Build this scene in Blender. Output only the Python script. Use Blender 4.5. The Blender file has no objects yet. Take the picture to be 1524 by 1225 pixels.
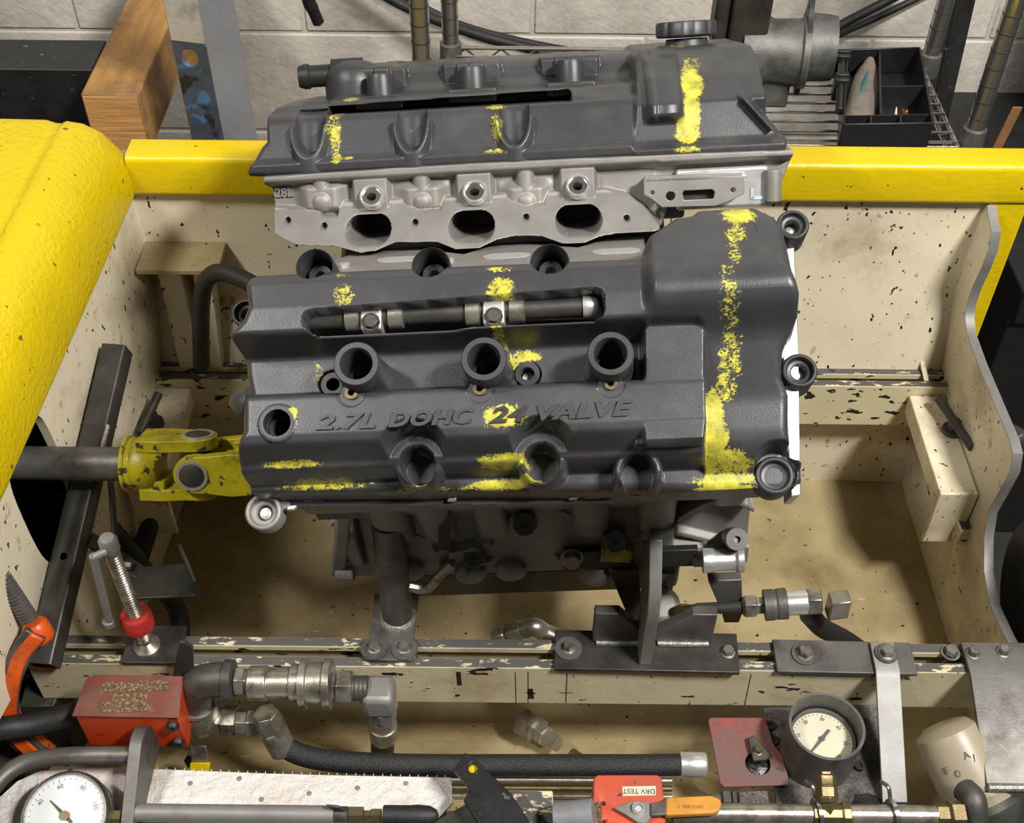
import bpy, bmesh, math, random
import numpy as np
from mathutils import Vector as V, Matrix
random.seed(7)
SC = bpy.context.scene
COL = SC.collection

# ------------------------------------------------------------------ camera
F, CX, CY = 1780.0, 762.0, 612.5
PIT, ROLL, CZ = math.radians(45.5), math.radians(0.6), 1.67
CAM = V((0, 0, CZ))
D = V((0, math.cos(PIT), -math.sin(PIT)))
U0 = V((0, math.sin(PIT), math.cos(PIT)))
X0 = V((1, 0, 0))
UP = U0 * math.cos(ROLL) - X0 * math.sin(ROLL)
RT = X0 * math.cos(ROLL) + U0 * math.sin(ROLL)
cam = bpy.data.cameras.new('camera')
cam.sensor_fit = 'HORIZONTAL'; cam.sensor_width = 36.0; cam.lens = F / 1524 * 36
cam.clip_start = 0.02
cam_ob = bpy.data.objects.new('camera', cam); COL.objects.link(cam_ob)
m3 = Matrix((RT, UP, -D)).transposed()
cam_ob.matrix_world = Matrix.Translation(CAM) @ m3.to_4x4()
SC.camera = cam_ob

# ------------------------------------------------------------------ light
w = bpy.data.worlds.new('room_light'); SC.world = w; w.use_nodes = True
w.node_tree.nodes['Background'].inputs[0].default_value = (1.0, 0.96, 0.9, 1)
w.node_tree.nodes['Background'].inputs[1].default_value = 0.045
def area(name, loc, target, sx, sy, power, col):
    l = bpy.data.lights.new(name, 'AREA'); l.shape = 'RECTANGLE'; l.size = sx; l.size_y = sy
    l.energy = power; l.color = col
    o = bpy.data.objects.new(name, l); COL.objects.link(o); o.location = loc
    o.rotation_euler = (V(target) - V(loc)).to_track_quat('-Z', 'Y').to_euler()
    return o
# two ceiling lamps of the workshop, above and outside the picture (their shadows show in the photograph)
area('ceiling_lamp_right_offscreen', (1.25, -0.12, 3.0), (0.1, 0.9, 0.6), 0.6, 0.15, 122, (1.0, 0.965, 0.91))
area('ceiling_lamp_left_offscreen', (-1.33, 0.15, 3.0), (-0.1, 1.1, 0.7), 0.6, 0.15, 44, (1.0, 0.965, 0.91))
SC.view_settings.view_transform = 'Standard'; SC.view_settings.look = 'None'
SC.view_settings.exposure = -0.1; SC.view_settings.gamma = 1.0
SC.view_settings.use_curve_mapping = False

# ------------------------------------------------------------------ placing helpers
def ray(px, py):
    return D + RT * ((px - CX) / F) - UP * ((py - CY) / F)
def at(px, py, x=None, y=None, z=None, d=None):
    r = ray(px, py)
    if d is not None: t = d
    elif x is not None: t = x / r.x
    elif y is not None: t = y / r.y
    else: t = (z - CZ) / r.z
    return CAM + r * t
class Fr:
    def __init__(s, O, ax, ay, an):
        s.O, s.ax, s.ay, s.an = V(O), V(ax), V(ay), V(an)
    def p(s, a, b, h=0.0): return s.O + s.ax * a + s.ay * b + s.an * h
    def px(s, px, py, h=0.0):
        r = ray(px, py); o = s.O + s.an * h
        t = (o - CAM).dot(s.an) / r.dot(s.an)
        q = CAM + r * t - s.O
        return q.dot(s.ax), q.dot(s.ay)
    def at(s, px, py, h=0.0):
        a, b = s.px(px, py, h); return s.p(a, b, h)
    def sub(s, a, b, h=0.0, rot=0.0):
        c, n = math.cos(rot), math.sin(rot)
        return Fr(s.p(a, b, h), s.ax * c + s.ay * n, s.ay * c - s.ax * n, s.an)
FZ = lambda z: Fr((0, 0, z), (1, 0, 0), (0, 1, 0), (0, 0, 1))
FY = lambda y: Fr((0, y, 0), (1, 0, 0), (0, 0, 1), (0, -1, 0))

# ------------------------------------------------------------------ materials
def srgb(r, g, b):
    f = lambda c: (c / 255 / 12.92) if c / 255 <= 0.04045 else ((c / 255 + 0.055) / 1.055) ** 2.4
    return (f(r), f(g), f(b))
class NT:
    def __init__(s, name):
        s.m = bpy.data.materials.new(name); s.m.use_nodes = True
        s.t = s.m.node_tree; s.n = s.t.nodes; s.b = s.n['Principled BSDF']
        s.co = s.n.new('ShaderNodeTexCoord')
    def link(s, a, b): s.t.links.new(a, b)
    def noise(s, scale, detail=4, rough=0.55, stretch=None, off=0):
        n = s.n.new('ShaderNodeTexNoise'); n.inputs['Scale'].default_value = scale
        n.inputs['Detail'].default_value = detail; n.inputs['Roughness'].default_value = rough
        mp = s.n.new('ShaderNodeMapping'); s.link(s.co.outputs['Object'], mp.inputs[0])
        if stretch: mp.inputs['Scale'].default_value = stretch
        mp.inputs['Location'].default_value = (off, off * .7, off * 1.3)
        s.link(mp.outputs[0], n.inputs['Vector'])
        return n.outputs['Fac']
    def ramp(s, fac, lo, hi, inv=False):
        r = s.n.new('ShaderNodeMapRange'); s.link(fac, r.inputs[0])
        r.inputs[1].default_value = lo; r.inputs[2].default_value = hi
        if inv: r.inputs[3].default_value = 1; r.inputs[4].default_value = 0
        return r.outputs[0]
    def math(s, op, a, b):
        n = s.n.new('ShaderNodeMath'); n.operation = op
        for i, q in enumerate((a, b)):
            if hasattr(q, 'links'): s.link(q, n.inputs[i])
            else: n.inputs[i].default_value = q
        return n.outputs[0]
    def mix(s, fac, a, b):
        n = s.n.new('ShaderNodeMix'); n.data_type = 'RGBA'
        if hasattr(fac, 'links'): s.link(fac, n.inputs[0])
        else: n.inputs[0].default_value = fac
        for i, q in ((6, a), (7, b)):
            if hasattr(q, 'links'): s.link(q, n.inputs[i])
            else: n.inputs[i].default_value = (*q, 1)
        return n.outputs[2]
    def bump(s, h, strength, dist=0.002):
        n = s.n.new('ShaderNodeBump'); n.inputs['Strength'].default_value = strength
        n.inputs['Distance'].default_value = dist; s.link(h, n.inputs['Height'])
        s.link(n.outputs[0], s.b.inputs['Normal'])
def mat(name, col, rough=.5, metal=0.0, var=.12, vs=40, bump=0.0, bs=300, chips=(), dirt=None, stretch=None, rvar=.08, topwear=None, paint=None, bdist=.002):
    q = NT(name); c0 = tuple(x * (1 - var) for x in col); c1 = tuple(min(1, x * (1 + var)) for x in col)
    f = q.noise(vs, 5, .6, stretch)
    c = q.mix(q.ramp(f, .3, .7), c0, c1)
    rgh = q.math('MULTIPLY_ADD', q.noise(vs * 1.7, 3, .5, stretch, 3.1), rvar * 2)
    q.n[rgh.node.name].inputs[2].default_value = rough - rvar
    met = None
    if dirt:
        dc, ds, lo, hi = dirt
        c = q.mix(q.ramp(q.noise(ds, 6, .65, None, 5.3), lo, hi), c, dc)
    for i, (cc, cs, lo, hi, st) in enumerate(chips):
        c = q.mix(q.ramp(q.noise(cs, 3, .5, st, 9.7 + i * 4), lo, hi), c, cc)
    if topwear:
        g = q.n.new('ShaderNodeNewGeometry'); sx = q.n.new('ShaderNodeSeparateXYZ')
        q.link(g.outputs['Normal'], sx.inputs[0])
        tw = q.math('MULTIPLY', q.ramp(sx.outputs[2], .7, .9), q.ramp(q.noise(topwear[1], 5, .6, (1, 2.5, 1), 2.2), topwear[2], topwear[2] + .05))
        c = q.mix(tw, c, topwear[0])
    if paint:
        an = q.n.new('ShaderNodeAttribute'); an.attribute_name = 'paint'
        nz = q.math('ADD', q.math('MULTIPLY', q.ramp(q.noise(420, 5, .75, None, 1.7), .32, .68), .6), q.math('MULTIPLY', q.ramp(q.noise(110, 4, .65, None, 4.4), .32, .68), .4))
        pf = q.math('MULTIPLY', q.ramp(q.math('SUBTRACT', an.outputs['Fac'], nz), 0.0, .16), .92)
        pd = q.mix(q.ramp(q.noise(85, 5, .7, None, 8.8), .35, .65), paint, tuple(x * .5 for x in paint))
        c = q.mix(pf, c, pd)
    q.link(c, q.b.inputs['Base Color'])
    q.link(rgh, q.b.inputs['Roughness'])
    q.b.inputs['Metallic'].default_value = metal
    if bump: q.bump(q.noise(bs, 4, .6, stretch), bump, bdist)
    return q.m
K = (.012, .011, .01)
PAINT = srgb(214, 206, 74)
M = dict(
 plastic=mat('black_moulded_plastic', (.041, .041, .0445), .36, 0, .18, 18, .12, 900, dirt=((.075, .072, .068), 14, .52, .8), paint=PAINT, rvar=.1),
 plastic2=mat('black_plastic_trim', (.035, .035, .037), .4, 0, .15, 30, .1, 900),
 black=mat('matt_black', (.011, .011, .011), .5, 0, .3, 40),
 tray=mat('tray_plastic', (.014, .014, .015), .38, 0, .2, 40),
 alu=mat('cast_aluminium', (.25, .238, .222), .5, .35, .12, 30, .18, 900, dirt=((.2, .19, .17), 16, .5, .75)),
 alud=mat('oxidised_grey_casting', (.135, .132, .128), .5, .45, .25, 30, .25, 500, dirt=((.04, .038, .034), 18, .45, .7)),
 bright=mat('machined_aluminium', (.72, .71, .69), .32, .75, .06, 80, .05, 800),
 blast=mat('sandblasted_port_insert', (.36, .35, .34), .8, .2, .12, 400, .5, 900),
 steel=mat('bare_steel', (.15, .143, .134), .5, .6, .2, 25, .12, 400, dirt=((.05, .043, .035), 22, .5, .75)),
 steeld=mat('dark_mill_steel', (.075, .07, .064), .45, .6, .25, 25, .12, 400, dirt=((.03, .026, .022), 22, .45, .75)),
 steell=mat('light_brushed_steel', (.24, .232, .225), .55, .45, .14, 20, .1, 500, dirt=((.16, .145, .13), 25, .52, .8), stretch=(1, 1, 1)),
 zinc=mat('zinc_plated_fitting', (.40, .375, .32), .33, .8, .2, 50, .12, 500, dirt=((.12, .10, .075), 45, .48, .72)),
 iron=mat('malleable_iron_fitting', (.085, .082, .075), .5, .5, .2, 40, .2, 500, dirt=((.03, .027, .022), 30, .5, .7)),
 chrome=mat('chromed_tube', (.55, .54, .52), .22, .95, .08, 20),
 brass=mat('worn_brass', (.17, .132, .066), .42, .75, .2, 60, .1, 400, dirt=((.14, .10, .05), 50, .5, .75)),
 copper=mat('copper', (.52, .22, .11), .35, .85, .2, 90),
 weld=mat('weld_bead', (.42, .40, .37), .35, .8, .3, 200, .9, 350),
 rubber=mat('black_rubber_hose', (.014, .014, .015), .55, 0, .25, 40, .25, 500, dirt=((.035, .033, .03), 30, .55, .8)),
 hoseg=mat('textured_black_hose', (.015, .015, .017), .48, 0, .4, 420, .8, 500),
 yellow=mat('glossy_yellow_paint', srgb(208, 182, 3), .34, 0, .06, 12, .6, 150, chips=((( .16, .12, .02), 90, .70, .73, None),), bdist=.004),
 yellowb=mat('yellow_beam_paint', srgb(212, 185, 3), .38, 0, .06, 14, .35, 90, chips=(((.05, .04, .01), 70, .71, .73, None),), bdist=.003),
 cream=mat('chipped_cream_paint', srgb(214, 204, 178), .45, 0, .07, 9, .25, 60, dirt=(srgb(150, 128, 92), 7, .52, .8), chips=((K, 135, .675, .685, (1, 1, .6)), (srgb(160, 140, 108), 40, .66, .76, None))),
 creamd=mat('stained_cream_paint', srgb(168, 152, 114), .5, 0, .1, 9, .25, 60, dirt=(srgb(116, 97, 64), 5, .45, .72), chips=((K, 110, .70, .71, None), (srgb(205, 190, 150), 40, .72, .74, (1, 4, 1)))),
 rail=mat('worn_rail_paint', srgb(200, 190, 158), .45, 0, .06, 20, .2, 90, dirt=(srgb(160, 140, 100), 10, .55, .8), chips=((K, 55, .66, .67, (.6, 1, 1.6)), (K, 190, .70, .71, (1, 1, .3))), topwear=((.085, .08, .074), 45, .38)),
 rail2=mat('chipped_rail_paint', srgb(205, 196, 160), .45, 0, .06, 20, .2, 90, dirt=(srgb(165, 140, 95), 10, .55, .8), chips=((K, 75, .60, .61, (.6, 1, 1.3)),), topwear=((.085, .08, .074), 60, .40)),
 ujoint=mat('worn_yellow_joint_paint', srgb(178, 166, 22), .38, 0, .15, 40, .3, 150, dirt=(srgb(96, 84, 20), 26, .5, .75), chips=(((.06, .05, .03), 85, .62, .65, None),)),
 orange=mat('orange_enamel', srgb(206, 84, 22), .4, 0, .1, 30, .1, 200, dirt=(srgb(120, 60, 40), 25, .52, .72), chips=(((.05, .035, .03), 70, .66, .68, (1, 1, 3)),)),
 boxside=mat('orange_red_enamel', srgb(186, 60, 16), .4, 0, .08, 20, .08, 200, chips=(((.04, .02, .01), 40, .67, .70, (1, 1, 5)),)),
 boxtop=mat('worn_red_lid', srgb(106, 54, 48), .65, 0, .18, 20, .15, 200, dirt=(srgb(112, 78, 66), 20, .45, .7)),
 decal=mat('rubbed_off_sticker', srgb(88, 66, 52), .6, 0, .2, 60, .2, 300, chips=((srgb(140, 112, 62), 330, .52, .58, None), ((.06, .04, .03), 260, .56, .62, None))),
 redbox=mat('red_control_box_paint', srgb(190, 80, 54), .45, 0, .1, 20, .1, 200, dirt=(srgb(140, 84, 76), 16, .5, .75), chips=(((.06, .03, .02), 65, .66, .69, None),)),
 redplate=mat('faded_red_plate', srgb(124, 62, 62), .65, 0, .5, 420, .3, 700, dirt=(srgb(104, 80, 76), 14, .42, .6), chips=((srgb(156, 62, 54), 14, .52, .72, None),)),
 redcap=mat('red_clamp_collar', srgb(160, 40, 34), .5, 0, .25, 60, .3, 200),
 speck=mat('grimy_speckled_steel', (.12, .108, .1), .6, .3, .7, 450, .4, 700, dirt=((.02, .018, .017), 18, .42, .62)),
 wood=mat('weathered_timber', srgb(158, 116, 62), .65, 0, .25, 9, .35, 120, dirt=(srgb(104, 82, 58), 14, .45, .68), stretch=(9, 1, 9)),
 woode=mat('sawn_timber_end', srgb(182, 134, 78), .7, 0, .35, 22, .6, 120, stretch=(.5, 1, 9)),
 block=mat('painted_concrete_block', srgb(206, 200, 190), .6, 0, .05, 10, .5, 45, dirt=(srgb(150, 142, 128), 4, .5, .8), bdist=.006),
 mortar=mat('painted_mortar', srgb(196, 190, 180), .7, 0, .08, 30, .6, 150),
 greysteel=mat('grey_painted_channel', srgb(122, 122, 126), .5, 0, .08, 20, .12, 200, dirt=(srgb(92, 92, 94), 12, .5, .8)),
 bluesteel=mat('flaking_blue_steel', srgb(66, 74, 86), .5, .2, .3, 25, .3, 150, chips=((srgb(70, 110, 150), 40, .56, .62, None), ((.02, .02, .022), 30, .57, .63, None))),
 paleflake=mat('flaking_grey_paint', srgb(158, 154, 146), .55, 0, .1, 25, .3, 90, dirt=(srgb(110, 106, 100), 20, .5, .7)),
 blackbeam=mat('scuffed_black_beam', (.012, .012, .012), .45, 0, .4, 30, .3, 120, chips=(((.10, .095, .085), 75, .69, .72, (1, 1, 3)),)),
 floor=mat('dark_oily_concrete', (.035, .033, .026), .6, 0, .4, 5, .2, 60),
 sheet=mat('crinkled_white_sheet', srgb(206, 202, 198), .45, 0, .08, 18, 1.0, 70, dirt=(srgb(176, 162, 140), 14, .54, .74), bdist=.006),
 dial=mat('cream_dial', srgb(196, 192, 170), .5, 0, .04, 30),
 dialw=mat('white_dial', srgb(222, 226, 228), .4, 0, .03, 30),
 ink=mat('printed_ink', (.09, .09, .085), .6, 0, .1, 50),
 inkd=mat('dark_printed_ink', (.02, .018, .015), .6, 0, .1, 50),
 filter=mat('oil_filter_paint', srgb(150, 140, 118), .4, 0, .08, 10, dirt=(srgb(110, 100, 82), 8, .5, .8)),
 handle=mat('orange_vinyl_grip', srgb(192, 134, 50), .45, 0, .1, 40, .15, 300, dirt=(srgb(150, 100, 40), 20, .5, .75)),
 yvinyl=mat('yellow_vinyl_grip', srgb(214, 186, 14), .4, 0, .08, 40),
 teal=mat('teal_label', srgb(60, 128, 132), .5, 0, .2, 60),
 greytube=mat('grey_crumpled_tube', srgb(120, 112, 104), .45, .2, .2, 40, .6, 90, dirt=(srgb(128, 76, 58), 14, .5, .7)),
 rag=mat('rust_brown_strap', srgb(120, 84, 52), .8, 0, .25, 40, .4, 200),
 gunk=mat('black_grease', (.012, .011, .01), .3, 0, .4, 60, .8, 120),
 hex=mat('bolt_head', (.30, .285, .255), .38, .8, .2, 90, .1, 300, dirt=((.08, .07, .055), 60, .5, .75)),
 tealp=mat('pale_blue_mark', srgb(170, 190, 196), .6, 0, .1, 80),
)


# ------------------------------------------------------------------ mesh helpers
def perp(ax):
    ax = V(ax).normalized()
    t = V((0, 0, 1)) if abs(ax.z) < .9 else V((1, 0, 0))
    a = ax.cross(t).normalized(); return a, ax.cross(a).normalized()
def smooth_path(pts, n=6):
    P = [V(p) for p in pts]
    if len(P) < 3: return P
    out = []
    for i in range(len(P) - 1):
        p0 = P[i - 1] if i else P[0] * 2 - P[1]; p1, p2 = P[i], P[i + 1]
        p3 = P[i + 2] if i + 2 < len(P) else P[-1] * 2 - P[-2]
        for k in range(n):
            t = k / n
            out.append(0.5 * ((2 * p1) + (p2 - p0) * t + (2 * p0 - 5 * p1 + 4 * p2 - p3) * t * t + (3 * p1 - p0 - 3 * p2 + p3) * t ** 3))
    return out + [P[-1]]
class MB:
    def __init__(s): s.v = []; s.f = []
    def add(s, vs, fs):
        o = len(s.v); s.v += [tuple(q) for q in vs]; s.f += [tuple(i + o for i in f) for f in fs]; return s
    def obox(s, o, ex, ey, ez):
        o, ex, ey, ez = V(o), V(ex), V(ey), V(ez)
        vs = [o + ex * i + ey * j + ez * k for k in (0, 1) for j in (0, 1) for i in (0, 1)]
        return s.add(vs, [(0, 2, 3, 1), (4, 5, 7, 6), (0, 1, 5, 4), (2, 6, 7, 3), (0, 4, 6, 2), (1, 3, 7, 5)])
    def box(s, x0, x1, y0, y1, z0, z1):
        return s.obox((x0, y0, z0), (x1 - x0, 0, 0), (0, y1 - y0, 0), (0, 0, z1 - z0))
    def lathe(s, p, axis, prof, n=24, closed=False, phase=0.0):
        p = V(p); ax = V(axis).normalized(); a, b = perp(ax); vs = []; fs = []
        m = len(prof)
        for r, t in prof:
            for k in range(n):
                g = 2 * math.pi * k / n + phase
                vs.append(p + ax * t + (a * math.cos(g) + b * math.sin(g)) * max(r, 1e-5))
        for i in range(m - 1 if not closed else m):
            i2 = (i + 1) % m
            for k in range(n):
                k2 = (k + 1) % n; fs.append((i * n + k, i * n + k2, i2 * n + k2, i2 * n + k))
        if not closed:
            fs.append(tuple(range(n - 1, -1, -1))); fs.append(tuple((m - 1) * n + k for k in range(n)))
        return s.add(vs, fs)
    def cyl(s, p0, p1, r0, r1=None, n=16, phase=0.0):
        p0, p1 = V(p0), V(p1); L = (p1 - p0).length
        return s.lathe(p0, p1 - p0, [(r0, 0), (r0 if r1 is None else r1, L)], n, False, phase)
    def ring(s, p, axis, ri, ro, h, n=24):
        return s.lathe(p, axis, [(ri, 0), (ro, 0), (ro, h), (ri, h)], n, True)
    def hexp(s, p, axis, r, h, phase=0.0):
        return s.lathe(p, axis, [(r, 0), (r, h * .85), (r * .86, h)], 6, False, phase)
    def tube(s, pts, r, n=12, sm=6, cap=True):
        P = smooth_path(pts, sm); vs = []; fs = []; t = (P[1] - P[0]).normalized(); a, b = perp(t)
        for i, q in enumerate(P):
            t2 = (P[min(i + 1, len(P) - 1)] - P[max(i - 1, 0)]).normalized()
            a = (a - t2 * a.dot(t2)).normalized(); b = t2.cross(a)
            rr = r[min(int(i / max(sm, 1)), len(r) - 1)] if isinstance(r, (list, tuple)) else r
            for k in range(n):
                g = 2 * math.pi * k / n; vs.append(q + (a * math.cos(g) + b * math.sin(g)) * rr)
        for i in range(len(P) - 1):
            for k in range(n):
                k2 = (k + 1) % n; fs.append((i * n + k, i * n + k2, (i + 1) * n + k2, (i + 1) * n + k))
        if cap:
            fs.append(tuple(range(n - 1, -1, -1))); fs.append(tuple((len(P) - 1) * n + k for k in range(n)))
        return s.add(vs, fs)
    def plate(s, poly, fr, h0, h1, holes=()):
        loops = [list(poly)] + [list(h) for h in holes]
        bm = bmesh.new(); es = []; idx = []
        for L in loops:
            vs = [bm.verts.new((q[0], q[1], 0)) for q in L]
            es += [bm.edges.new((vs[i], vs[(i + 1) % len(vs)])) for i in range(len(vs))]
            idx.append(len(vs))
        bm.verts.index_update()
        if len(loops) == 1 : bm.faces.new(bm.verts[:]) if False else bmesh.ops.triangle_fill(bm, use_beauty=True, use_dissolve=False, edges=es, normal=(0, 0, 1))
        else: bmesh.ops.triangle_fill(bm, use_beauty=True, use_dissolve=False, edges=es, normal=(0, 0, 1))
        bm.verts.ensure_lookup_table(); bm.verts.index_update()
        n = len(bm.verts); co = [(v.co.x, v.co.y) for v in bm.verts]
        tris = [tuple(v.index for v in f.verts) for f in bm.faces]; bm.free()
        vs = [fr.p(a, b, h0) for a, b in co] + [fr.p(a, b, h1) for a, b in co]
        fs = [tuple(reversed(t)) for t in tris] + [tuple(i + n for i in t) for t in tris]
        o = 0
        for c in idx:
            for i in range(c):
                j = (i + 1) % c; fs.append((o + i, o + j, o + j + n, o + i + n))
            o += c
        return s.add(vs, fs)
    def prism(s, poly, fr, h0, h1):
        n = len(poly); vs = [fr.p(a, b, h0) for a, b in poly] + [fr.p(a, b, h1) for a, b in poly]
        fs = [tuple(range(n - 1, -1, -1)), tuple(range(n, 2 * n))] + [(i, (i + 1) % n, (i + 1) % n + n, i + n) for i in range(n)]
        return s.add(vs, fs)
    def build(s, name, m, parent=None, bev=0.0, angle=38, seg=2, smooth=True):
        me = bpy.data.meshes.new(name); me.from_pydata(s.v, [], s.f)
        bm = bmesh.new(); bm.from_mesh(me); bmesh.ops.recalc_face_normals(bm, faces=bm.faces[:]); bm.to_mesh(me); bm.free()
        me.materials.append(M[m] if isinstance(m, str) else m)
        if smooth:
            me.polygons.foreach_set('use_smooth', [True] * len(me.polygons)); me.set_sharp_from_angle(angle=math.radians(angle))
        o = bpy.data.objects.new(name, me); COL.objects.link(o); setpar(o, parent)
        if bev:
            b = o.modifiers.new('bevel', 'BEVEL'); b.width = bev; b.segments = seg; b.limit_method = 'ANGLE'; b.angle_limit = math.radians(40)
        return o
LOC = {}
def world_of(o):
    mm = Matrix.Identity(4)
    while o is not None:
        mm = o.matrix_parent_inverse @ o.matrix_basis @ mm if o.parent else o.matrix_basis @ mm
        o = o.parent
    return mm
def setpar(o, parent):
    if parent is None: return
    o.parent = parent; o.matrix_parent_inverse = world_of(parent).inverted()
def thing(name, label, cat, loc, group=None):
    o = bpy.data.objects.new(name, None); COL.objects.link(o); o.location = loc
    o.empty_display_size = .02; o['label'] = label; o['category'] = cat
    if group: o['group'] = group
    return o
def tag(o, label, cat, group=None):
    o['label'] = label; o['category'] = cat
    if group: o['group'] = group
    return o
def struct(o): o['kind'] = 'structure'; return o
def part(name, m, parent, fn, bev=0.0, **k):
    b = MB(); fn(b); return b.build(name, m, parent, bev, **k)
def text_part(name, body, size, fr, m, parent, ext=.0004, shear=0.0, sx=1.0, off=0.0, align='CENTER', spacing=1.0):
    c = bpy.data.curves.new('t', 'FONT'); c.body = body; c.size = size; c.extrude = ext; c.shear = shear; c.offset = off
    c.align_x = align; c.align_y = 'CENTER'; c.space_character = spacing; c.resolution_u = 3
    o = bpy.data.objects.new('t', c); COL.objects.link(o)
    dg = bpy.context.evaluated_depsgraph_get(); dg.update()
    me = bpy.data.meshes.new_from_object(o.evaluated_get(dg))
    b = MB(); b.add([fr.p(q.co.x * sx, q.co.y, q.co.z) for q in me.vertices], [tuple(p.vertices) for p in me.polygons])
    bpy.data.objects.remove(o); bpy.data.curves.remove(c); bpy.data.meshes.remove(me)
    return b.build(name, m, parent, smooth=False)
def circ(cx, cy, r, n=24, ry=None):
    return [(cx + r * math.cos(2 * math.pi * k / n), cy + (ry or r) * math.sin(2 * math.pi * k / n)) for k in range(n)]
def rrect(x0, x1, y0, y1, r, n=5):
    out = []
    for cx, cy, s in ((x1 - r, y1 - r, 0), (x0 + r, y1 - r, 1), (x0 + r, y0 + r, 2), (x1 - r, y0 + r, 3)):
        for k in range(n + 1):
            g = math.pi / 2 * (s + k / n); out.append((cx + r * math.cos(g), cy + r * math.sin(g)))
    return out
def bolt(parent, p, axis, r=.006, h=.005, washer=0.0, name='bolt', m='hex', phase=None):
    p = V(p); axis = V(axis).normalized()
    if washer:
        part('washer', 'steel', parent, lambda b: b.ring(p, axis, r * .6, washer, .0018, 28))
        p = p + axis * .0018
    def fn(b):
        b.lathe(p, axis, [(r * 1.22, 0), (r * 1.22, .0008), (r * 1.05, .0012)], 20)
        b.hexp(p + axis * .0012, axis, r, h, random.random() if phase is None else phase)
    return part(name, m, parent, fn)

# ------------------------------------------------------------------ relief (cast and moulded shapes)
def ss(x): x = np.clip(x, 0, 1); return x * x * (3 - 2 * x)
def prof(fr, col, L, B, e=.0012):
    q = sorted((fr.px(col, y, h)[1], h) for y, h in L)
    b = [i[0] for i in q]; h = [i[1] for i in q]
    return sum(np.interp(B + d * e, b, h) for d in (-1, -.5, 0, .5, 1)) / 5
def sdpoly(A, B, P):
    d = np.full(A.shape, 1e9); s = np.zeros(A.shape, bool); n = len(P)
    for i in range(n):
        (x0, y0), (x1, y1) = P[i], P[(i + 1) % n]; ex, ey = x1 - x0, y1 - y0
        t = np.clip(((A - x0) * ex + (B - y0) * ey) / (ex * ex + ey * ey + 1e-12), 0, 1)
        d = np.minimum(d, (A - x0 - t * ex) ** 2 + (B - y0 - t * ey) ** 2)
        if y0 != y1: s ^= ((y0 > B) != (y1 > B)) & (A < (x1 - x0) * (B - y0) / (y1 - y0) + x0)
    d = np.sqrt(d); return np.where(s, d, -d)
def pxl(fr, L, h=0.0): return [fr.px(q[0], q[1], q[2] if len(q) > 2 else h) for q in L]
def relief(name, fr, a0, a1, b0, b1, st, func, m, parent, paint=None):
    a = np.arange(a0, a1 + st, st); b = np.arange(b0, b1 + st, st); A, B = np.meshgrid(a, b)
    H, keep = func(A, B); ny, nx = A.shape
    ids = np.arange(A.size).reshape(A.shape)
    q = np.stack([ids[:-1, :-1], ids[:-1, 1:], ids[1:, 1:], ids[1:, :-1]], -1).reshape(-1, 4)
    if keep is not None: q = q[keep.reshape(-1)[q].all(1)]
    used = np.unique(q); mp = np.zeros(A.size, np.int64); mp[used] = np.arange(len(used)); q = mp[q]
    O, ax, ay, an = (np.array(x) for x in (fr.O, fr.ax, fr.ay, fr.an))
    co = (O + A.reshape(-1, 1) * ax + B.reshape(-1, 1) * ay + H.reshape(-1, 1) * an)[used]
    me = bpy.data.meshes.new(name); me.vertices.add(len(co)); me.vertices.foreach_set('co', co.astype(np.float32).ravel())
    me.loops.add(q.size); me.loops.foreach_set('vertex_index', q.astype(np.int32).ravel())
    me.polygons.add(len(q)); me.polygons.foreach_set('loop_start', np.arange(0, q.size, 4, dtype=np.int32))
    me.polygons.foreach_set('use_smooth', np.ones(len(q), bool))
    me.update(calc_edges=True); me.validate()
    if paint is not None:
        at_ = me.attributes.new('paint', 'FLOAT', 'POINT'); at_.data.foreach_set('value', paint(A, B).reshape(-1)[used].astype(np.float32))
    me.materials.append(M[m]); o = bpy.data.objects.new(name, me); COL.objects.link(o); setpar(o, parent)
    return o
def spots(fr, L):
    Q = [(*fr.px(x, y, h), rx * .00053, ry * .00053, s) for x, y, h, rx, ry, s in L]
    def f(A, B):
        P = np.zeros(A.shape)
        for a, b, rx, ry, s in Q:
            d = np.sqrt(((A - a) / rx) ** 2 + ((B - b) / ry) ** 2); P = np.maximum(P, s * ss((1.75 - d) / 1.25))
        return P
    return f

# ================================================================== the setting
fl = struct(part('floor', 'floor', None, lambda b: b.box(-3, 3, -1.5, 3.2, -.05, 0)))
WY = 1.95
wall = struct(part('wall_back', 'mortar', None, lambda b: b.box(-2.4, 2.4, WY + .001, WY + .2, 0, 2.6)))
jz = at(793, 52, y=WY).z; jx = at(793, 25, y=WY).x
bm0 = MB(); bm0.box(-.198, .198, -.0015, .02, -.098, .098)
proto = None
for r in range(-4, 9):
    for c in range(-6, 7):
        x = jx + .2 + c * .4 + (.2 if r % 2 else 0); z = jz + .1 + r * .2
        if z < .09 or z > 2.5 or abs(x) > 2.2: continue
        if proto is None:
            proto = bm0.build('concrete_block', 'block', wall, .004); o = proto
        else:
            o = proto.copy(); COL.objects.link(o)
        o.location = (x, WY, z)

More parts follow.
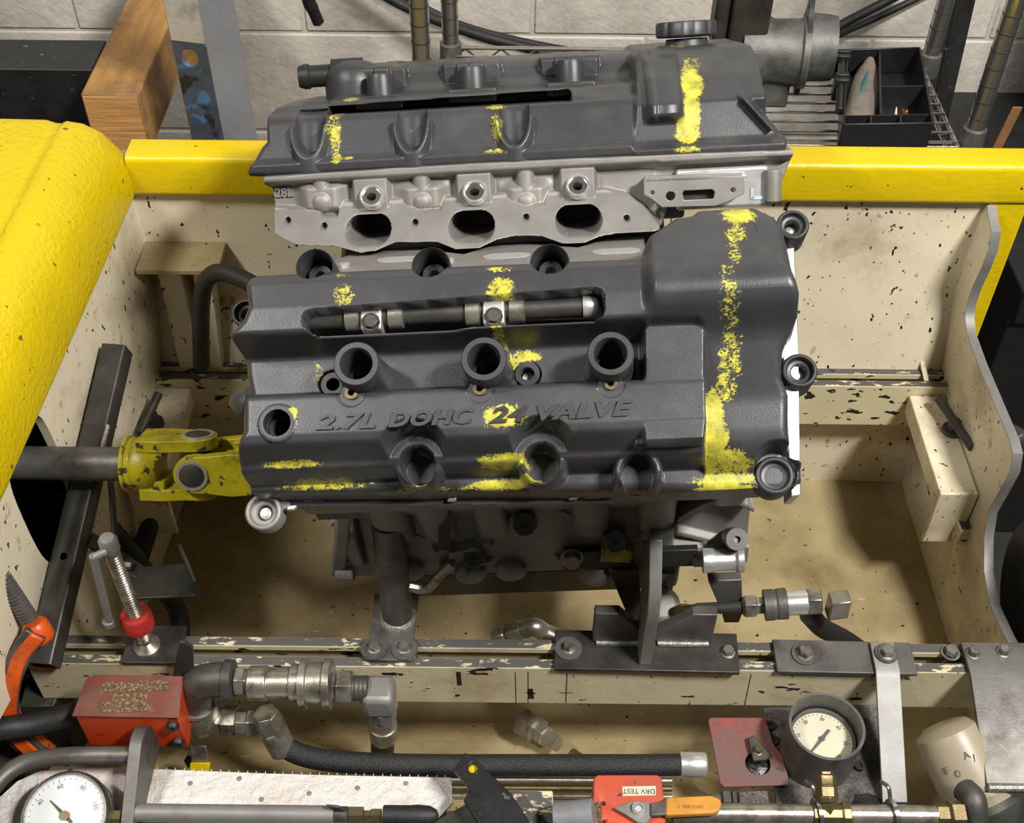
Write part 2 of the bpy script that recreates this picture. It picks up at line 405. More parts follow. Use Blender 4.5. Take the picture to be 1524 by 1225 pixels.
# ================================================================== the test stand
XL = lambda y: -.475 - (1.235 - y) * .072
st = thing('engine_test_stand', 'yellow and cream engine run stand with open tub and steel rails', 'test stand', (0, .9, 0))
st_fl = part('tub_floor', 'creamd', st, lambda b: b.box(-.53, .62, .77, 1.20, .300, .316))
BP = [(1.235, .80), (1.235, .65), (1.192, .55), (1.192, .316)]
def fn(b):
    P = [(y, z) for y, z in BP] + [(y + .01, z) for y, z in reversed(BP)]
    b.prism(P, Fr((-.49, 0, 0), (0, 1, 0), (0, 0, 1), (1, 0, 0)), 0, 1.08)
part('back_panel', 'cream', st, fn)
def fn(b):
    P = [(.778, .316), (.60, .44), (.60, .40), (.778, .30)]
    b.prism(P, Fr((-.53, 0, 0), (0, 1, 0), (0, 0, 1), (1, 0, 0)), 0, 1.16)
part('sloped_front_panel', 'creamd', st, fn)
def fn(b):
    b.plate(rrect(1.222, 1.268, .798, .855, .008), Fr((-.47, 0, 0), (0, 1, 0), (0, 0, 1), (1, 0, 0)), 0, 1.105)
part('rear_beam', 'yellowb', st, fn, .003)
part('corner_post', 'yellowb', st, lambda b: b.box(.588, .637, 1.226, 1.262, .05, .80), .002)
part('corner_post', 'yellowb', st, lambda b: b.box(-.56, -.50, 1.226, 1.262, .0, .80), .002)
part('foot_rail', 'black', st, lambda b: b.box(-.9, .75, .66, .70, .0, .05).box(.60, .66, .66, 1.3, 0, .05).box(-.56, -.50, .66, 1.3, 0, .05))
for x in (-.53, .62):
    part('front_leg', 'steeld', st, lambda b: b.box(x - .02, x + .02, .70, .74, .0, .478), .002)
part('front_crossmember', 'black', st, lambda b: b.box(-.55, .62, .47, .597, .34, .425), .003)
for x in (-.5, .55):
    part('front_leg', 'steeld', st, lambda b: b.box(x - .02, x + .02, .50, .54, .0, .34), .002)
# hood over the drive on the left
def fn(b):
    pr = [(-.012, -.02), (.006, -.02), (.008, 0), (.006, .03), (-.001, .056), (-.014, .078), (-.033, .091), (-.05, .0945), (-.056, .091), (-.064, .0915), (-.075, .096), (-.3, .100), (-.3, -.02)]
    sec = [(1.246, .35), (1.240, .75), (1.228, .93), (1.205, 1), (1.0, 1), (.8, 1), (.6, 1), (.40, 1), (.35, 1)]
    vs = []; n = len(pr)
    for y, s in sec:
        ze = .815 - (1.235 - y) * .075
        for a, z in pr: vs.append((XL(y) + a - (1 - s) * .02 * (a < .0), y, ze + (z * s if z > 0 else z)))
    fs = [tuple(range(n)), tuple((len(sec) - 1) * n + k for k in range(n - 1, -1, -1))]
    for i in range(len(sec) - 1):
        for k in range(n):
            k2 = (k + 1) % n; fs.append((i * n + k, i * n + k2, (i + 1) * n + k2, (i + 1) * n + k))
    b.add(vs, fs)
hood = part('drive_hood', 'yellow', st, fn, .006, angle=60, seg=3)
# left end plate with the shaft opening
q = V((.072, 1, 0)).normalized()
FL = Fr((XL(0), 0, 0), q, (0, 0, 1), q.cross(V((0, 0, 1))))
def yy(y): return (y - 0) / q.y
hole = pxl(FL, [(45, 618), (62, 622), (84, 664), (108, 720), (122, 770), (118, 815), (100, 838), (75, 838), (55, 815), (25, 750), (14, 712), (14, 672), (28, 632)])
hole = [(p.x, p.y) for p in smooth_path([V((a, b_, 0)) for a, b_ in hole + hole[:1]], 3)[:-1]]
def fn(b):
    b.plate([(yy(.50), .60), (yy(.66), .57), (yy(.77), .57), (yy(.77), .30), (yy(1.235), .30), (yy(1.235), .83), (yy(.5), .77)], FL, -.01, 0, [hole])
part('left_end_plate', 'cream', st, fn)
part('shaft_tunnel', 'steeld', st, lambda b: b.box(-.80, -.79, .60, 1.1, .45, .85).box(-.8, -.53, 1.09, 1.1, .45, .8).box(-.8, -.53, .6, 1.1, .44, .45))
# right end plate
FRt = Fr((.587, 0, 0), (0, 1, 0), (0, 0, 1), (1, 0, 0))
rp = pxl(FRt, [(1461, 294), (1471, 318), (1476, 345), (1472, 372), (1460, 402), (1447, 430), (1439, 455), (1437, 475), (1440, 498), (1455, 540), (1480, 600), (1503, 655), (1508, 675), (1504, 702), (1488, 732), (1471, 762), (1465, 800), (1465, 850), (1474, 900), (1496, 948), (1520, 990)])
rp[0] = (1.236, .80)
def fn(b): b.plate(rp + [(.72, .44), (.72, .30), (1.236, .30)], FRt, 0, .011)
part('right_end_plate', 'cream', st, fn)
def fn(b):
    n = len(rp); vs = []; fs = []
    for i, (y, z) in enumerate(rp):
        a = V(rp[max(i - 1, 0)]); c = V(rp[min(i + 1, n - 1)]); t = (c - a).normalized(); nr = V((t.y, -t.x))
        if i and nr.dot(V((0, 1))) < -.3 and i < 3: nr = -nr
        for x, k in ((-.0004, -.0002), (.0114, -.0002), (.0114, .0012), (-.0004, .0012)):
            vs.append((.587 + x, y + nr.x * -k, z + nr.y * -k))
    for i in range(n - 1):
        for k in range(4): fs.append((i * 4 + k, i * 4 + (k + 1) % 4, i * 4 + 4 + (k + 1) % 4, i * 4 + 4 + k))
    b.add(vs, fs)
part('plate_edge', 'steell', st, fn)
# rails: slotted channel
def rail(x0, x1, yb, yf, zt, zb, m):
    wdt = yb - yf; l = wdt * .33; t = .005
    P = [(0, zb), (wdt, zb), (wdt, zt), (wdt - l, zt), (wdt - l, zt - .009), (wdt - l + .004, zt - .009), (wdt - l + .004, zt - t), (wdt - t, zt - t), (wdt - t, zb + t), (t, zb + t), (t, zt - t), (l - .004, zt - t), (l - .004, zt - .009), (l, zt - .009), (l, zt), (0, zt)]
    def fn(b): b.plate(P, Fr((x0, yf, 0), (0, 1, 0), (0, 0, 1), (1, 0, 0)), 0, x1 - x0)
    return part('rail', m, st, fn, .0012)
RYf, RYb, RZ = .7104, .7474, .55
rail(-.525, .66, RYb, RYf, RZ, .478, 'rail')
QYf, QYb = 1.155, 1.190
rail(-.488, .598, QYb, QYf, RZ, .475, 'rail2')
# brackets on the back panel
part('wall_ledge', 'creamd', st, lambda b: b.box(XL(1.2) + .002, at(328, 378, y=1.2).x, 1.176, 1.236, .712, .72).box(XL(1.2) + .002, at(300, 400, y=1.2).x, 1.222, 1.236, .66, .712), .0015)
part('ledge_stay', 'cream', st, lambda b: b.obox((-.452, 1.178, .55), (.03, 0, 0), (0, .03, 0), (-.008, .03, .16)).obox((-.415, 1.178, .55), (.022, 0, 0), (0, .03, 0), (.002, .03, .16)), .0015)
part('gusset', 'cream', st, lambda b: b.prism([(1.236, .645), (1.2, .56), (1.165, .552), (1.21, .552)], Fr((.556, 0, 0), (0, 1, 0), (0, 0, 1), (1, 0, 0)), 0, .006))
# clamp ledges with T handles at both ends of the rear rail
def ledge(sg, x0, x1, pts_handle, pboss):
    part('clamp_ledge', 'cream', st, lambda b: b.box(min(x0, x1), max(x0, x1), .985, QYf - .001, .505, .535), .0015)
    part('ledge_lip', 'cream', st, lambda b: b.box(min(x0, x1), max(x0, x1), .978, .9848, .44, .5352), .0015)
    p = V(pboss)
    g = part('clamp_screw', 'steeld', st, lambda b: b.ring(p, (0, 0, 1), .006, .013, .006).cyl(p, p + V((0, 0, .02)), .0075))
    part('tee_handle', 'steeld', g, lambda b: b.tube(pts_handle, .0058, 12, 3))
a0, a1 = at(1397, 594, z=.558), at(1447, 667, z=.556)
ledge(1, .537, .585, [a0, (a0 + a1) / 2, a1], at(1416, 642, z=.536))
a0, a1 = at(236, 586, z=.572), at(208, 645, z=.556)
ledge(-1, XL(1.07) + .004, XL(1.07) + .052, [a0, (a0 + a1) / 2, a1], at(230, 632, z=.536))
part('lower_stop', 'rail2', st, lambda b: b.obox(at(1398, 700, z=.50), (.035, 0, 0), (.012, -.085, -.02), (0, 0, -.03)), .002)
part('stop_bracket', 'steeld', st, lambda b: b.obox(at(1388, 690, z=.52), (.022, 0, 0), (0, -.02, -.005), (0, 0, -.035)).obox(at(1445, 690, z=.525), (.012, 0, 0), (.012, -.05, -.01), (0, 0, -.05)), .001)
# hub outside the right end plate
hub = thing('bearing_hub', 'dark round hub with pin outside the right end plate cutout', 'hub', (.70, .86, .02))
part('hub_drum', 'black', hub, lambda b: b.lathe((.625, .83, .50), (1, 0, 0), [(.02, 0), (.11, .0), (.115, .01), (.115, .09)], 40))
part('pin', 'steeld', hub, lambda b: b.lathe(at(1511, 655, x=.612), (.35, -.9, .3), [(.016, -.01), (.016, .012), (.012, .015)], 24))
part('hub_support', 'black', hub, lambda b: b.box(.66, .715, .80, .86, 0, .5))

# ================================================================== behind the stand
o = tag(part('steel_beam', 'blackbeam', None, lambda b: b.box(-1.3, at(138, 110, y=1.44).x, 1.44, 1.52, at(70, 165, y=1.44).z - .06, at(70, 103, y=1.44).z), .002), 'scuffed black steel beam running behind the yellow hood to the timber', 'beam')
zb = at(70, 165, y=1.44).z - .06
o = tag(part('beam_trestle', 'black', None, lambda b: b.box(-1.25, -1.2, 1.45, 1.5, 0, zb).box(-.72, -.66, 1.45, 1.5, 0, zb).box(-1.21, -.71, 1.465, 1.485, .1, .14), .002), 'black legs under the scuffed steel beam by the block wall', 'trestle')
p0, p1 = at(118, 142, y=1.37), at(206, 146, y=1.37)
tim = thing('timber_baulk', 'weathered brown timber baulk with sawn end resting beside grey channel', 'timber', (p0.x, 1.6, .7))
part('body', 'wood', tim, lambda b: b.obox((p0.x, 1.373, p0.z - .085), (p1.x - p0.x, 0, 0), (0, .56, 0), (0, 0, .085)), .003)
part('sawn_end', 'woode', tim, lambda b: b.obox((p0.x + .003, 1.371, p0.z - .083), (p1.x - p0.x - .006, 0, 0), (0, .0025, 0), (0, 0, .08)))
tr = tag(part('packing_block', 'wood', None, lambda b: b.box(p0.x + .004, p1.x - .02, 1.78, 1.87, 0, p0.z - .085), .002), 'upright wooden block standing under the long timber baulk', 'block')
# leaning steel channel
ch = thing('steel_channel', 'upright steel channel with flaking blue web and plain grey flange', 'channel', (-.43, 1.37, 0))
yb = 1.35
b0, b1, b2 = at(282, 190, y=yb), at(330, 190, y=yb - .005), at(381, 190, y=yb + .03)
zc = at(268, 56, y=yb).z
hz = at(283, 85, y=yb); ex = (b1 - b0); ex.z = 0; ex.normalize()
Fc = Fr((b0.x, b0.y, 0), ex, (0, 0, 1), ex.cross(V((0, 0, 1)))); wl = (b1 - b0).length
part('web', 'bluesteel', ch, lambda b: b.plate([(0, 0), (wl, 0), (wl, zc), (wl * .6, zc - .004), (wl * .35, zc + .005), (0, zc)], Fc, -.006, 0, [circ((hz.x - b0.x), hz.z, .0115, 20)]), .001)
part('web', 'paleflake', ch, lambda b: b.plate([(-.0, zc - .004), (wl, zc - .006), (wl, 1.7), (0, 1.7)], Fc, -.006, .0006), .001)
ex2 = (b2 - b1); ex2.z = 0; l2 = ex2.length; ex2.normalize()
Fg = Fr((b1.x, b1.y, 0), ex2, (0, 0, 1), ex2.cross(V((0, 0, 1))))
part('flange', 'greysteel', ch, lambda b: b.plate([(0, 0), (l2, 0), (l2, 1.7), (0, 1.7)], Fg, -.006, 0), .0015)
# shelf
SZ = .742
sh = thing('wire_shelf', 'chrome wire shelf on ringed posts in front of the block wall', 'shelf', (.25, 1.55, 0))
def post(x, y, top=1.75):
    po = part('post', 'chrome', sh, lambda b: b.cyl((x, y, 0), (x, y, top), .0128, n=20))
    z = .53
    gm = None
    for k in range(24):
        if gm is None: gm = part('ring_groove', 'steeld', po, lambda b: b.ring((x, y, .70), (0, 0, 1), .0122, .01325, .0016, 20))
        else:
            g2 = gm.copy(); COL.objects.link(g2); g2.location.z += .0254 * k
    part('collar', 'steel', sh, lambda b: b.lathe((x, y, SZ - .02), (0, 0, 1), [(.0135, 0), (.018, .002), (.0165, .036), (.0135, .038)], 20))
xr = at(1447, 205, z=SZ).x
PO = [(at(1447, 205, z=SZ).x, at(1447, 205, z=SZ).y), (at(1382, 94, z=SZ).x, at(1382, 94, z=SZ).y + .0), (at(628, 97, y=1.47).x, 1.47), (at(671, 78, z=SZ).x, at(671, 78, z=SZ).y)]
for x, y in PO: post(x, y)
y0, y1 = PO[0][1] - .012, PO[1][1] + .03
xa, xb = PO[2][0] + .02, .622
for k in range(11):
    yy_ = y0 + (y1 - y0) * k / 10
    part('shelf_wire', 'chrome', sh, lambda b: b.cyl((xa, yy_, SZ), (xb, yy_, SZ), .0021, n=8))
def fn(b):
    for x in (xa, xb): b.cyl((x, y0 - .01, SZ - .004), (x, y1 + .01, SZ - .004), .0032, n=10).cyl((x, y0 - .01, SZ - .03), (x, y1 + .01, SZ - .03), .0032, n=10)
    for y in (y0 - .01, y1 + .01): b.cyl((xa, y, SZ - .004), (xb, y, SZ - .004), .0032, n=10).cyl((xa, y, SZ - .03), (xb, y, SZ - .03), .0032, n=10)
part('edge_rail', 'chrome', sh, fn)
def fn(b):
    n = 26
    pts = [(xa + (xb - xa) * k / n, y1 + .01, SZ - .006 if k % 2 else SZ - .028) for k in range(n + 1)]
    for i in range(n): b.cyl(pts[i], pts[i + 1], .0018, n=8)
    pts = [(xb, y0 + (y1 - y0) * k / 8, SZ - .006 if k % 2 else SZ - .028) for k in range(9)]
    for i in range(8): b.cyl(pts[i], pts[i + 1], .0018, n=8)
part('zigzag_truss', 'chrome', sh, fn)
# parts tray
zt = .79; zbm = SZ + .0035
tray = thing('parts_tray', 'black plastic divided parts tray on the wire shelf', 'tray', at(1320, 190, z=zbm))
c4 = [at(x, y, z=zt) for x, y in ((1256, 184), (1389, 182), (1369, 70), (1262, 73))]
def tin(u, v_, z):
    a = c4[0].lerp(c4[1], u); b_ = c4[3].lerp(c4[2], u); q_ = a.lerp(b_, v_); return V((q_.x, q_.y, z))
def slab(b, u0, v0, u1, v1, th, z0, z1):
    a, c = tin(u0, v0, 0), tin(u1, v1, 0); t = (c - a); t.normalize(); n_ = V((-t.y, t.x, 0)) * th
    b.obox(V((a.x, a.y, z0)) - n_ / 2, c - a, n_, (0, 0, z1 - z0))
part('base', 'tray', tray, lambda b: b.prism([(tin(u, v_, 0).x, tin(u, v_, 0).y) for u, v_ in ((.02, .02), (.98, .02), (.98, .98), (.02, .98))], FZ(zbm), 0, .004))
for a in ((0, 0, 1, 0), (1, 0, 1, 1), (1, 1, 0, 1), (0, 1, 0, 0)): part('side_wall', 'tray', tray, lambda b: slab(b, *a, .003, zbm, zt), .001)
for a in ((0, .13, 1, .13), (.43, .13, .45, 1), (.45, .5, 1, .5), (.31, 0, .31, .13), (.65, 0, .65, .13)): part('divider', 'tray', tray, lambda b: slab(b, *a, .002, zbm + .003, zt - .004))
def fn(b):
    for v_ in (.95, .88, .62, .55):
        q_ = tin(-.02, v_, 0); b.box(q_.x - .014, q_.x + .006, q_.y - .004, q_.y + .004, zt - .03, zt + .004)
    a, c = tin(-.02, .95, 0), tin(-.02, .2, 0); b.cyl((a.x - .004, a.y, zt - .006), (c.x - .004, c.y, zt - .006), .006)
part('hinge', 'tray', tray, fn, .001)
zi = zbm + .006
gt = thing('sealant_tube', 'crumpled grey sealant tube with teal stripe lying in the parts tray', 'tube', tin(.25, .5, zi))
def fn(b):
    P0, P1 = tin(.2, .17, zi + .012), tin(.33, .93, zi + .02); n = 14; vs = []; fs = []; t = (P1 - P0).normalized(); s = V((t.y, -t.x, 0)); u_ = V((0, 0, 1))
    for i in range(9):
        k = i / 8; wd = .019 + .004 * math.sin(3 * k + 1) if k < .8 else .02 - (k - .8) * .06; hh = .010 + .005 * math.sin(k * 7) if k > .1 else .006
        for j in range(n):
            g = 2 * math.pi * j / n; vs.append(P0.lerp(P1, k) + s * wd * math.cos(g) + u_ * hh * math.sin(g))
    for i in range(8):
        for j in range(n): fs.append((i * n + j, i * n + (j + 1) % n, i * n + n + (j + 1) % n, i * n + n + j))
    fs += [tuple(range(n)), tuple(8 * n + j for j in range(n))]; b.add(vs, fs)
part('tube_body', 'greytube', gt, fn, angle=70)
part('label_stripe', 'teal', gt, lambda b: b.obox(tin(.09, .42, zi + .010), tin(.2, .80, 0) - tin(.09, .42, 0), (.012, -.003, .012), (0, 0, .006)), .002)
part('nozzle', 'steel', gt, lambda b: b.cyl(tin(.33, .91, zi + .02), tin(.36, 1.0 - .03, zi + .024), .007, .004))
for i, (u, v_) in enumerate(((.66, .26), (.72, .24), (.76, .3), (.8, .27), (.84, .25), (.78, .22))):
    p = tin(u, v_, zi)
    part('copper_fitting', 'copper', None, lambda b: b.lathe(p, (.3 * math.sin(i * 2), .5 * math.cos(i), 1), [(.0035, 0), (.0042, .004), (.0042, .014), (.0022, .022), (.001, .026)], 12))
    tag(COL.objects[-1], 'small pointed copper fitting in the right pocket of the black tray', 'fitting', 'copper fittings in the parts tray')
p = tin(.5, .56, zi)
tag(part('brass_fitting', 'brass', None, lambda b: b.hexp(p, (0, 0, 1), .006, .008).cyl(p + V((0, 0, .007)), p + V((0, 0, .022)), .004)), 'small brass fitting standing in the rear pocket of the black tray', 'fitting')
tag(part('eraser_block', 'tray', None, lambda b: b.obox(tin(.5, .16, zi), (.012, 0, 0), (0, .04, .0), (0, 0, .012)), .003), 'small dark bar lying beside copper fittings in the black tray', 'bar')
# cast housing on the shelf
hs = thing('cast_housing', 'grey cast pipe housing with black flange gasket standing on the wire shelf', 'housing', (.42, 1.56, SZ + .003))
hy = 1.56
A_, B_ = at(1085, 75, y=hy), at(1196, 72, y=hy)
axh = V((1, -.12, .02)).normalized()
part('pipe', 'alud', hs, lambda b: b.lathe(at(1135, 75, y=hy), axh, [(.052, -.03), (.05, 0), (.044, .012), (.046, .05), (.05, .053), (.05, .062)], 32))
gf = at(1196, 70, y=hy)
part('outlet', 'alud', hs, lambda b: b.lathe(gf, axh, [(.047, .004), (.046, .03), (.044, .042), (.038, .042), (.036, .0)], 32))
Fh = Fr(gf, V((0, 1, 0)).cross(V((0, 0, 1))) * 0 + V((.12, 1, 0)).normalized(), (0, 0, 1), axh)
def fn(b):
    P = []
    for k in range(36):
        g = 2 * math.pi * k / 36; r = .05 + .022 * max(0, math.cos(2 * (g - math.pi / 2 + .15))) ** 6
        P.append((r * math.cos(g), r * math.sin(g)))
    b.plate(P, Fh, -.003, .004, [circ(0, .06, .004, 10), circ(0, -.06, .004, 10)])
part('gasket_flange', 'black', hs, fn, .001)
part('bracket', 'steeld', hs, lambda b: b.box(A_.x - .008, A_.x + .045, hy - .03, hy + .03, SZ + .003, A_.z + .16).box(A_.x - .03, A_.x - .008, hy - .02, hy + .02, A_.z + .01, A_.z + .16), .004)
part('saddle', 'alud', hs, lambda b: b.box(A_.x + .05, A_.x + .09, hy - .03, hy + .03, SZ + .003, A_.z - .03), .004)
# cables along the wall
def cable(pts, r, label):
    tag(part('cable', 'rubber', None, lambda b: b.tube([at(x, y, y=d) for x, y, d in pts], r, 10, 6)), label, 'cable')
cable([(520, -40, 1.90), (600, 8, 1.89), (700, 48, 1.86), (790, 72, 1.85), (880, 92, 1.84), (1000, 118, 1.83)], .009, 'thick black cable sagging across the block wall behind the shelf posts')
cable([(540, -40, 1.93), (610, 0, 1.93), (690, 38, 1.93), (790, 64, 1.93), (900, 84, 1.92), (1020, 108, 1.91)], .006, 'thinner black cable running along the wall above the thick one')
cable([(1150, 100, 1.86), (1240, 44, 1.85), (1300, 12, 1.86), (1380, -30, 1.88)], .008, 'upper black cable rising along the wall behind the cast housing')
cable([(1150, 112, 1.9), (1245, 54, 1.9), (1310, 24, 1.91), (1400, -20, 1.93)], .006, 'lower black cable rising along the wall behind the cast housing')
pc = [at(452, -60, y=1.7), at(458, -5, y=1.7), at(466, 15, y=1.7), at(476, 38, y=1.7)]
tag(part('cable_end', 'black', None, lambda b: b.tube(pc, [.010, .010, .009, .002], 10, 6)), 'loose black cable end hanging down in front of the block wall', 'cable')
# right background
pb = [at(1352, -60, y=1.62), at(1300, 200, y=1.5)]
bd = tag(part('plank', 'blackbeam', None, lambda b: b.obox((at(1420, 205, y=1.55).x, 1.55, 0), (.03, 0, 0), (0, .05, 0), (0, .28, 1.6)), .002), 'black painted plank leaning on the wall beside the front shelf post', 'plank')
tag(part('equipment_cabinet', 'black', None, lambda b: b.box(.74, 1.5, 1.35, 1.9, 0, .56).box(.74, 1.5, 1.34, 1.35, .50, .56), .004), 'low black cabinet standing right of the shelf', 'cabinet')
tag(part('cabinet', 'greysteel', None, lambda b: b.box(.90, 1.6, 1.72, 1.93, .56, 1.6), .004), 'grey panel standing on the low black cabinet', 'panel')
tag(part('strap', 'rag', None, lambda b: b.obox(at(1508, 160, y=1.31), (.012, 0, 0), (0, .003, 0), (-.012, 0, -.09)), .001), 'brown frayed strap hanging in front of the black cabinet', 'strap')
part('base_panel', 'black', None, lambda b: b.box(-2.4, 2.4, WY - .03, WY - .006, 0, .36)); tag(COL.objects[-1], 'low dark board along the foot of the block wall', 'board')

# ================================================================== the engine
TAU = math.radians(4.3)
EX = V((math.cos(TAU), 0, math.sin(TAU))); EZ = V((-math.sin(TAU), 0, math.cos(TAU))); EY = V((0, 1, 0))
def edir(y, z): return (EY * y + EZ * z).normalized()
N1, T1 = edir(-.5, .866), edir(.866, .5)
N2, T2 = edir(.5, .866), edir(-.866, .5)
NF = Fr(at(720, 534, d=.904), EX, T1, N1)           # near valve cover plane
CR = NF.O - N1 * .41                                 # crankshaft centre
RF = Fr(at(703, 243, d=1.117), EX, N2, T2)          # rear bank, seen from the valley
BF = Fr(CR + EY * -.082, EX, EZ, EY * -1)           # block side
en = thing('car_engine', 'V6 engine with two black valve covers bolted up in the test stand', 'engine', (CR.x, CR.y, CR.z - .15))

# ---------------------------------------------------------------- near valve cover
outl = pxl(NF, [(371, 432, -.02), (374, 414, -.02), (384, 405, -.02), (440, 402, -.02), (560, 397, -.02), (700, 392, -.02), (850, 387, -.02), (945, 384, -.02), (957, 382, -.02), (958, 366, -.02), (966, 352, -.02), (990, 338, -.03), (1004, 324, -.03), (1030, 318, -.03), (1040, 310, -.04), (1080, 306, -.04), (1126, 304, -.04), (1158, 311, -.03), (1170, 328, -.02), (1175, 365, -.01), (1178, 405, 0), (1189, 436, 0), (1189, 466, -.01), (1175, 498, -.03), (1166, 520, -.03), (1165, 560, -.04), (1174, 588, -.05), (1175, 640, -.05), (1178, 668, -.06), (1189, 695, -.09), (1188, 722, -.1), (1168, 738, -.105), (1130, 738, -.105), (700, 738, -.105), (376, 741, -.105), (362, 735, -.1), (356, 694, -.05), (360, 640, -.02), (360, 590, -.02), (366, 560, -.048), (364, 530, -.048), (354, 508, -.03), (350, 492, -.01), (360, 474, -.004), (368, 455, -.004)])
slot = pxl(NF, [(451, 474), (456, 466), (468, 462), (600, 452), (885, 429), (894, 432), (898, 440), (899, 458), (896, 468), (886, 472), (700, 482), (475, 494), (462, 492), (454, 485)], -.004)
arm = pxl(NF, [(958, 488), (968, 482), (1036, 480), (1046, 485), (1050, 497), (1051, 640), (1049, 690), (958, 700)], -.02)
low = pxl(NF, [(300, 583, -.021), (958, 574, -.021), (962, 560, -.021), (1050, 560, -.021), (1052, 690, -.04), (1052, 742, -.105), (1052, 780, -.105), (300, 780, -.105)])
WELL = [NF.px(621, 690, -.05), NF.px(806, 686, -.05), NF.px(950, 702, -.055)]
IWELL = [NF.px(466, 393, -.02), NF.px(640, 391, -.02), NF.px(818, 386, -.02)]
BOSS = [NF.px(523, 585, -.02), NF.px(714, 579, -.02), NF.px(909, 571, -.02)]
FILL = NF.px(413, 630, -.02)
VW = [NF.px(494, 570, -.046), NF.px(785, 556, -.046)]
CORN = NF.px(1153, 705, -.085)
def near_h(A, B):
    h1 = prof(NF, 600, [(388, -.10), (394, -.06), (399, -.02), (404, -.010), (412, -.006), (450, -.003), (484, -.004), (491, -.008), (498, -.016), (523, -.046), (529, -.048), (581, -.048), (580.5, -.024), (583, -.0205), (588, -.020), (640, -.020), (652, -.0225), (660, -.028), (682, -.046), (687, -.0485), (691, -.0495), (696, -.054), (730, -.098), (732, -.1), (733, -.1), (738, -.108), (760, -.12)], B)
    h2 = prof(NF, 1100, [(300, -.09), (306, -.05), (314, -.03), (330, -.021), (370, -.003), (400, .008), (420, .010), (440, .006), (460, -.004), (480, -.017), (500, -.027), (585, -.046), (590, -.047), (596, -.048), (645, -.052), (665, -.056), (690, -.068), (726, -.098), (731, -.1), (732, -.1), (738, -.108), (760, -.12)], B, .0045)
    wl = ss(.5 + sdpoly(A, B, low) / .004)
    ax0 = NF.px(964, 420, 0)[0]
    w2 = ss(.5 + (A - ax0) / .013)
    up = h1 * (1 - w2) + h2 * w2
    H = up * (1 - wl) + h1 * wl
    # left of the dome: valley corner, dome flank
    wa = ss(.5 + sdpoly(A, B, arm) / .004)
    H = np.maximum(H, H * (1 - wa) + wa * np.minimum(np.maximum(h1, -.020), -.0198)) if False else H * (1 - wa) + wa * np.where(B > arm[6][1] + .02, np.maximum(np.minimum(h1, -.02), -.0205), h1)
    # soft diagonal hip on the dome
    a1, b1 = NF.px(1140, 395, .01); a2, b2 = NF.px(1184, 424, .0)
    nx, ny = -(b2 - b1), (a2 - a1); L = math.hypot(nx, ny); dd = ((A - a1) * nx + (B - b1) * ny) / L
    H = np.where((A > ax0 + .03) & (B > NF.px(1100, 470, 0)[1]), np.minimum(H, .014 - .9 * np.clip(dd, 0, 1) - .0 + np.clip(a1 - A, 0, 1) * 1.2), H)
    # shoulder wells along the outer edge
    for i, (a, b) in enumerate(WELL):
        r = np.hypot(A - a, B - b)
        top = -.050 - .004 * (i == 2)
        if i < 2:
            arch = top + .004 + np.clip(r - .0215, 0, 1) * 3.2 + ss((b - B) / .012) * .02
            H = np.where(r < .036, np.minimum(H, arch), H)
        rim = top - .55 * np.clip(b - B, 0, 1) - np.clip(b - B - .006, 0, 1) * .8
        bo = np.where(r < .0165, rim, rim - (r - .0165) * 1.2 - np.clip(r - .0185, 0, 1) * 9)
        H = np.where(r < .026, np.maximum(H, bo), H)
        cut = rim - .0005 - ss((.0143 - r) / .0030) * .068
        H = np.where(r < .0143, np.minimum(H, cut), H)
        if i == 2:
            q = np.maximum(np.abs(A - a - .002), np.abs(B - b - .021)); H = np.maximum(H, -.034 - ss((q - .004) / .003) * .05)
    for a, b in IWELL:
        r = np.hypot(A - a, (B - b)); H = np.minimum(H, np.where(r < .0135, -.02 - ss((.0135 - r) / .0025) * .06, np.where(r < .0175, -.006 - (.0175 - r) * 3.2, 1)))
    for a, b in BOSS:
        r = np.hypot(A - a, B - b); H = np.maximum(H, -.0195 - ss((r - .0085) / .004) * .06)
        H = np.minimum(H, np.where(r < .011, -.0208, 1)); H = np.where(r < .0026, -.035, H)
    r = np.hypot(A - FILL[0], B - FILL[1]); H = np.where(r < .0128, -.019 - ss((.0125 - r) / .0018) * .05, np.where(r < .0150, -.0185, H))
    for a, b in VW:
        r = np.hypot(A - a, B - b); H = np.where((r < .0112) & (H < -.04), -.047 - ss((.0112 - r) / .002) * .03, H)
    r = np.hypot(A - CORN[0], B - CORN[1]); H = np.where(r < .021, np.minimum(H, np.maximum(-.084, -.084 + (r - .0165) * 6)), H)
    for x, y in ((530, 541), (720, 534), (908.7, 526)):
        a, b = NF.px(x, y, 0); r = np.hypot(A - a, B - b); H = np.where(r < .0108, -.100, H)
    sl = sdpoly(A, B, slot); H = np.where(sl > -.0012, np.minimum(H, -.004 - ss((sl + .0012) / .0022) * .103), H)
    d = sdpoly(A, B, outl); rr = .007
    rnd = np.where(d < rr, rr - np.sqrt(np.maximum(rr * rr - (rr - np.clip(d, 0, rr)) ** 2, 0)), 0)
    rnd = rnd + np.where(d < 0, -d * 14, 0)
    H = np.maximum(H - rnd * ss((H + .105) / .02), -.112)
    return H, d > -.0062
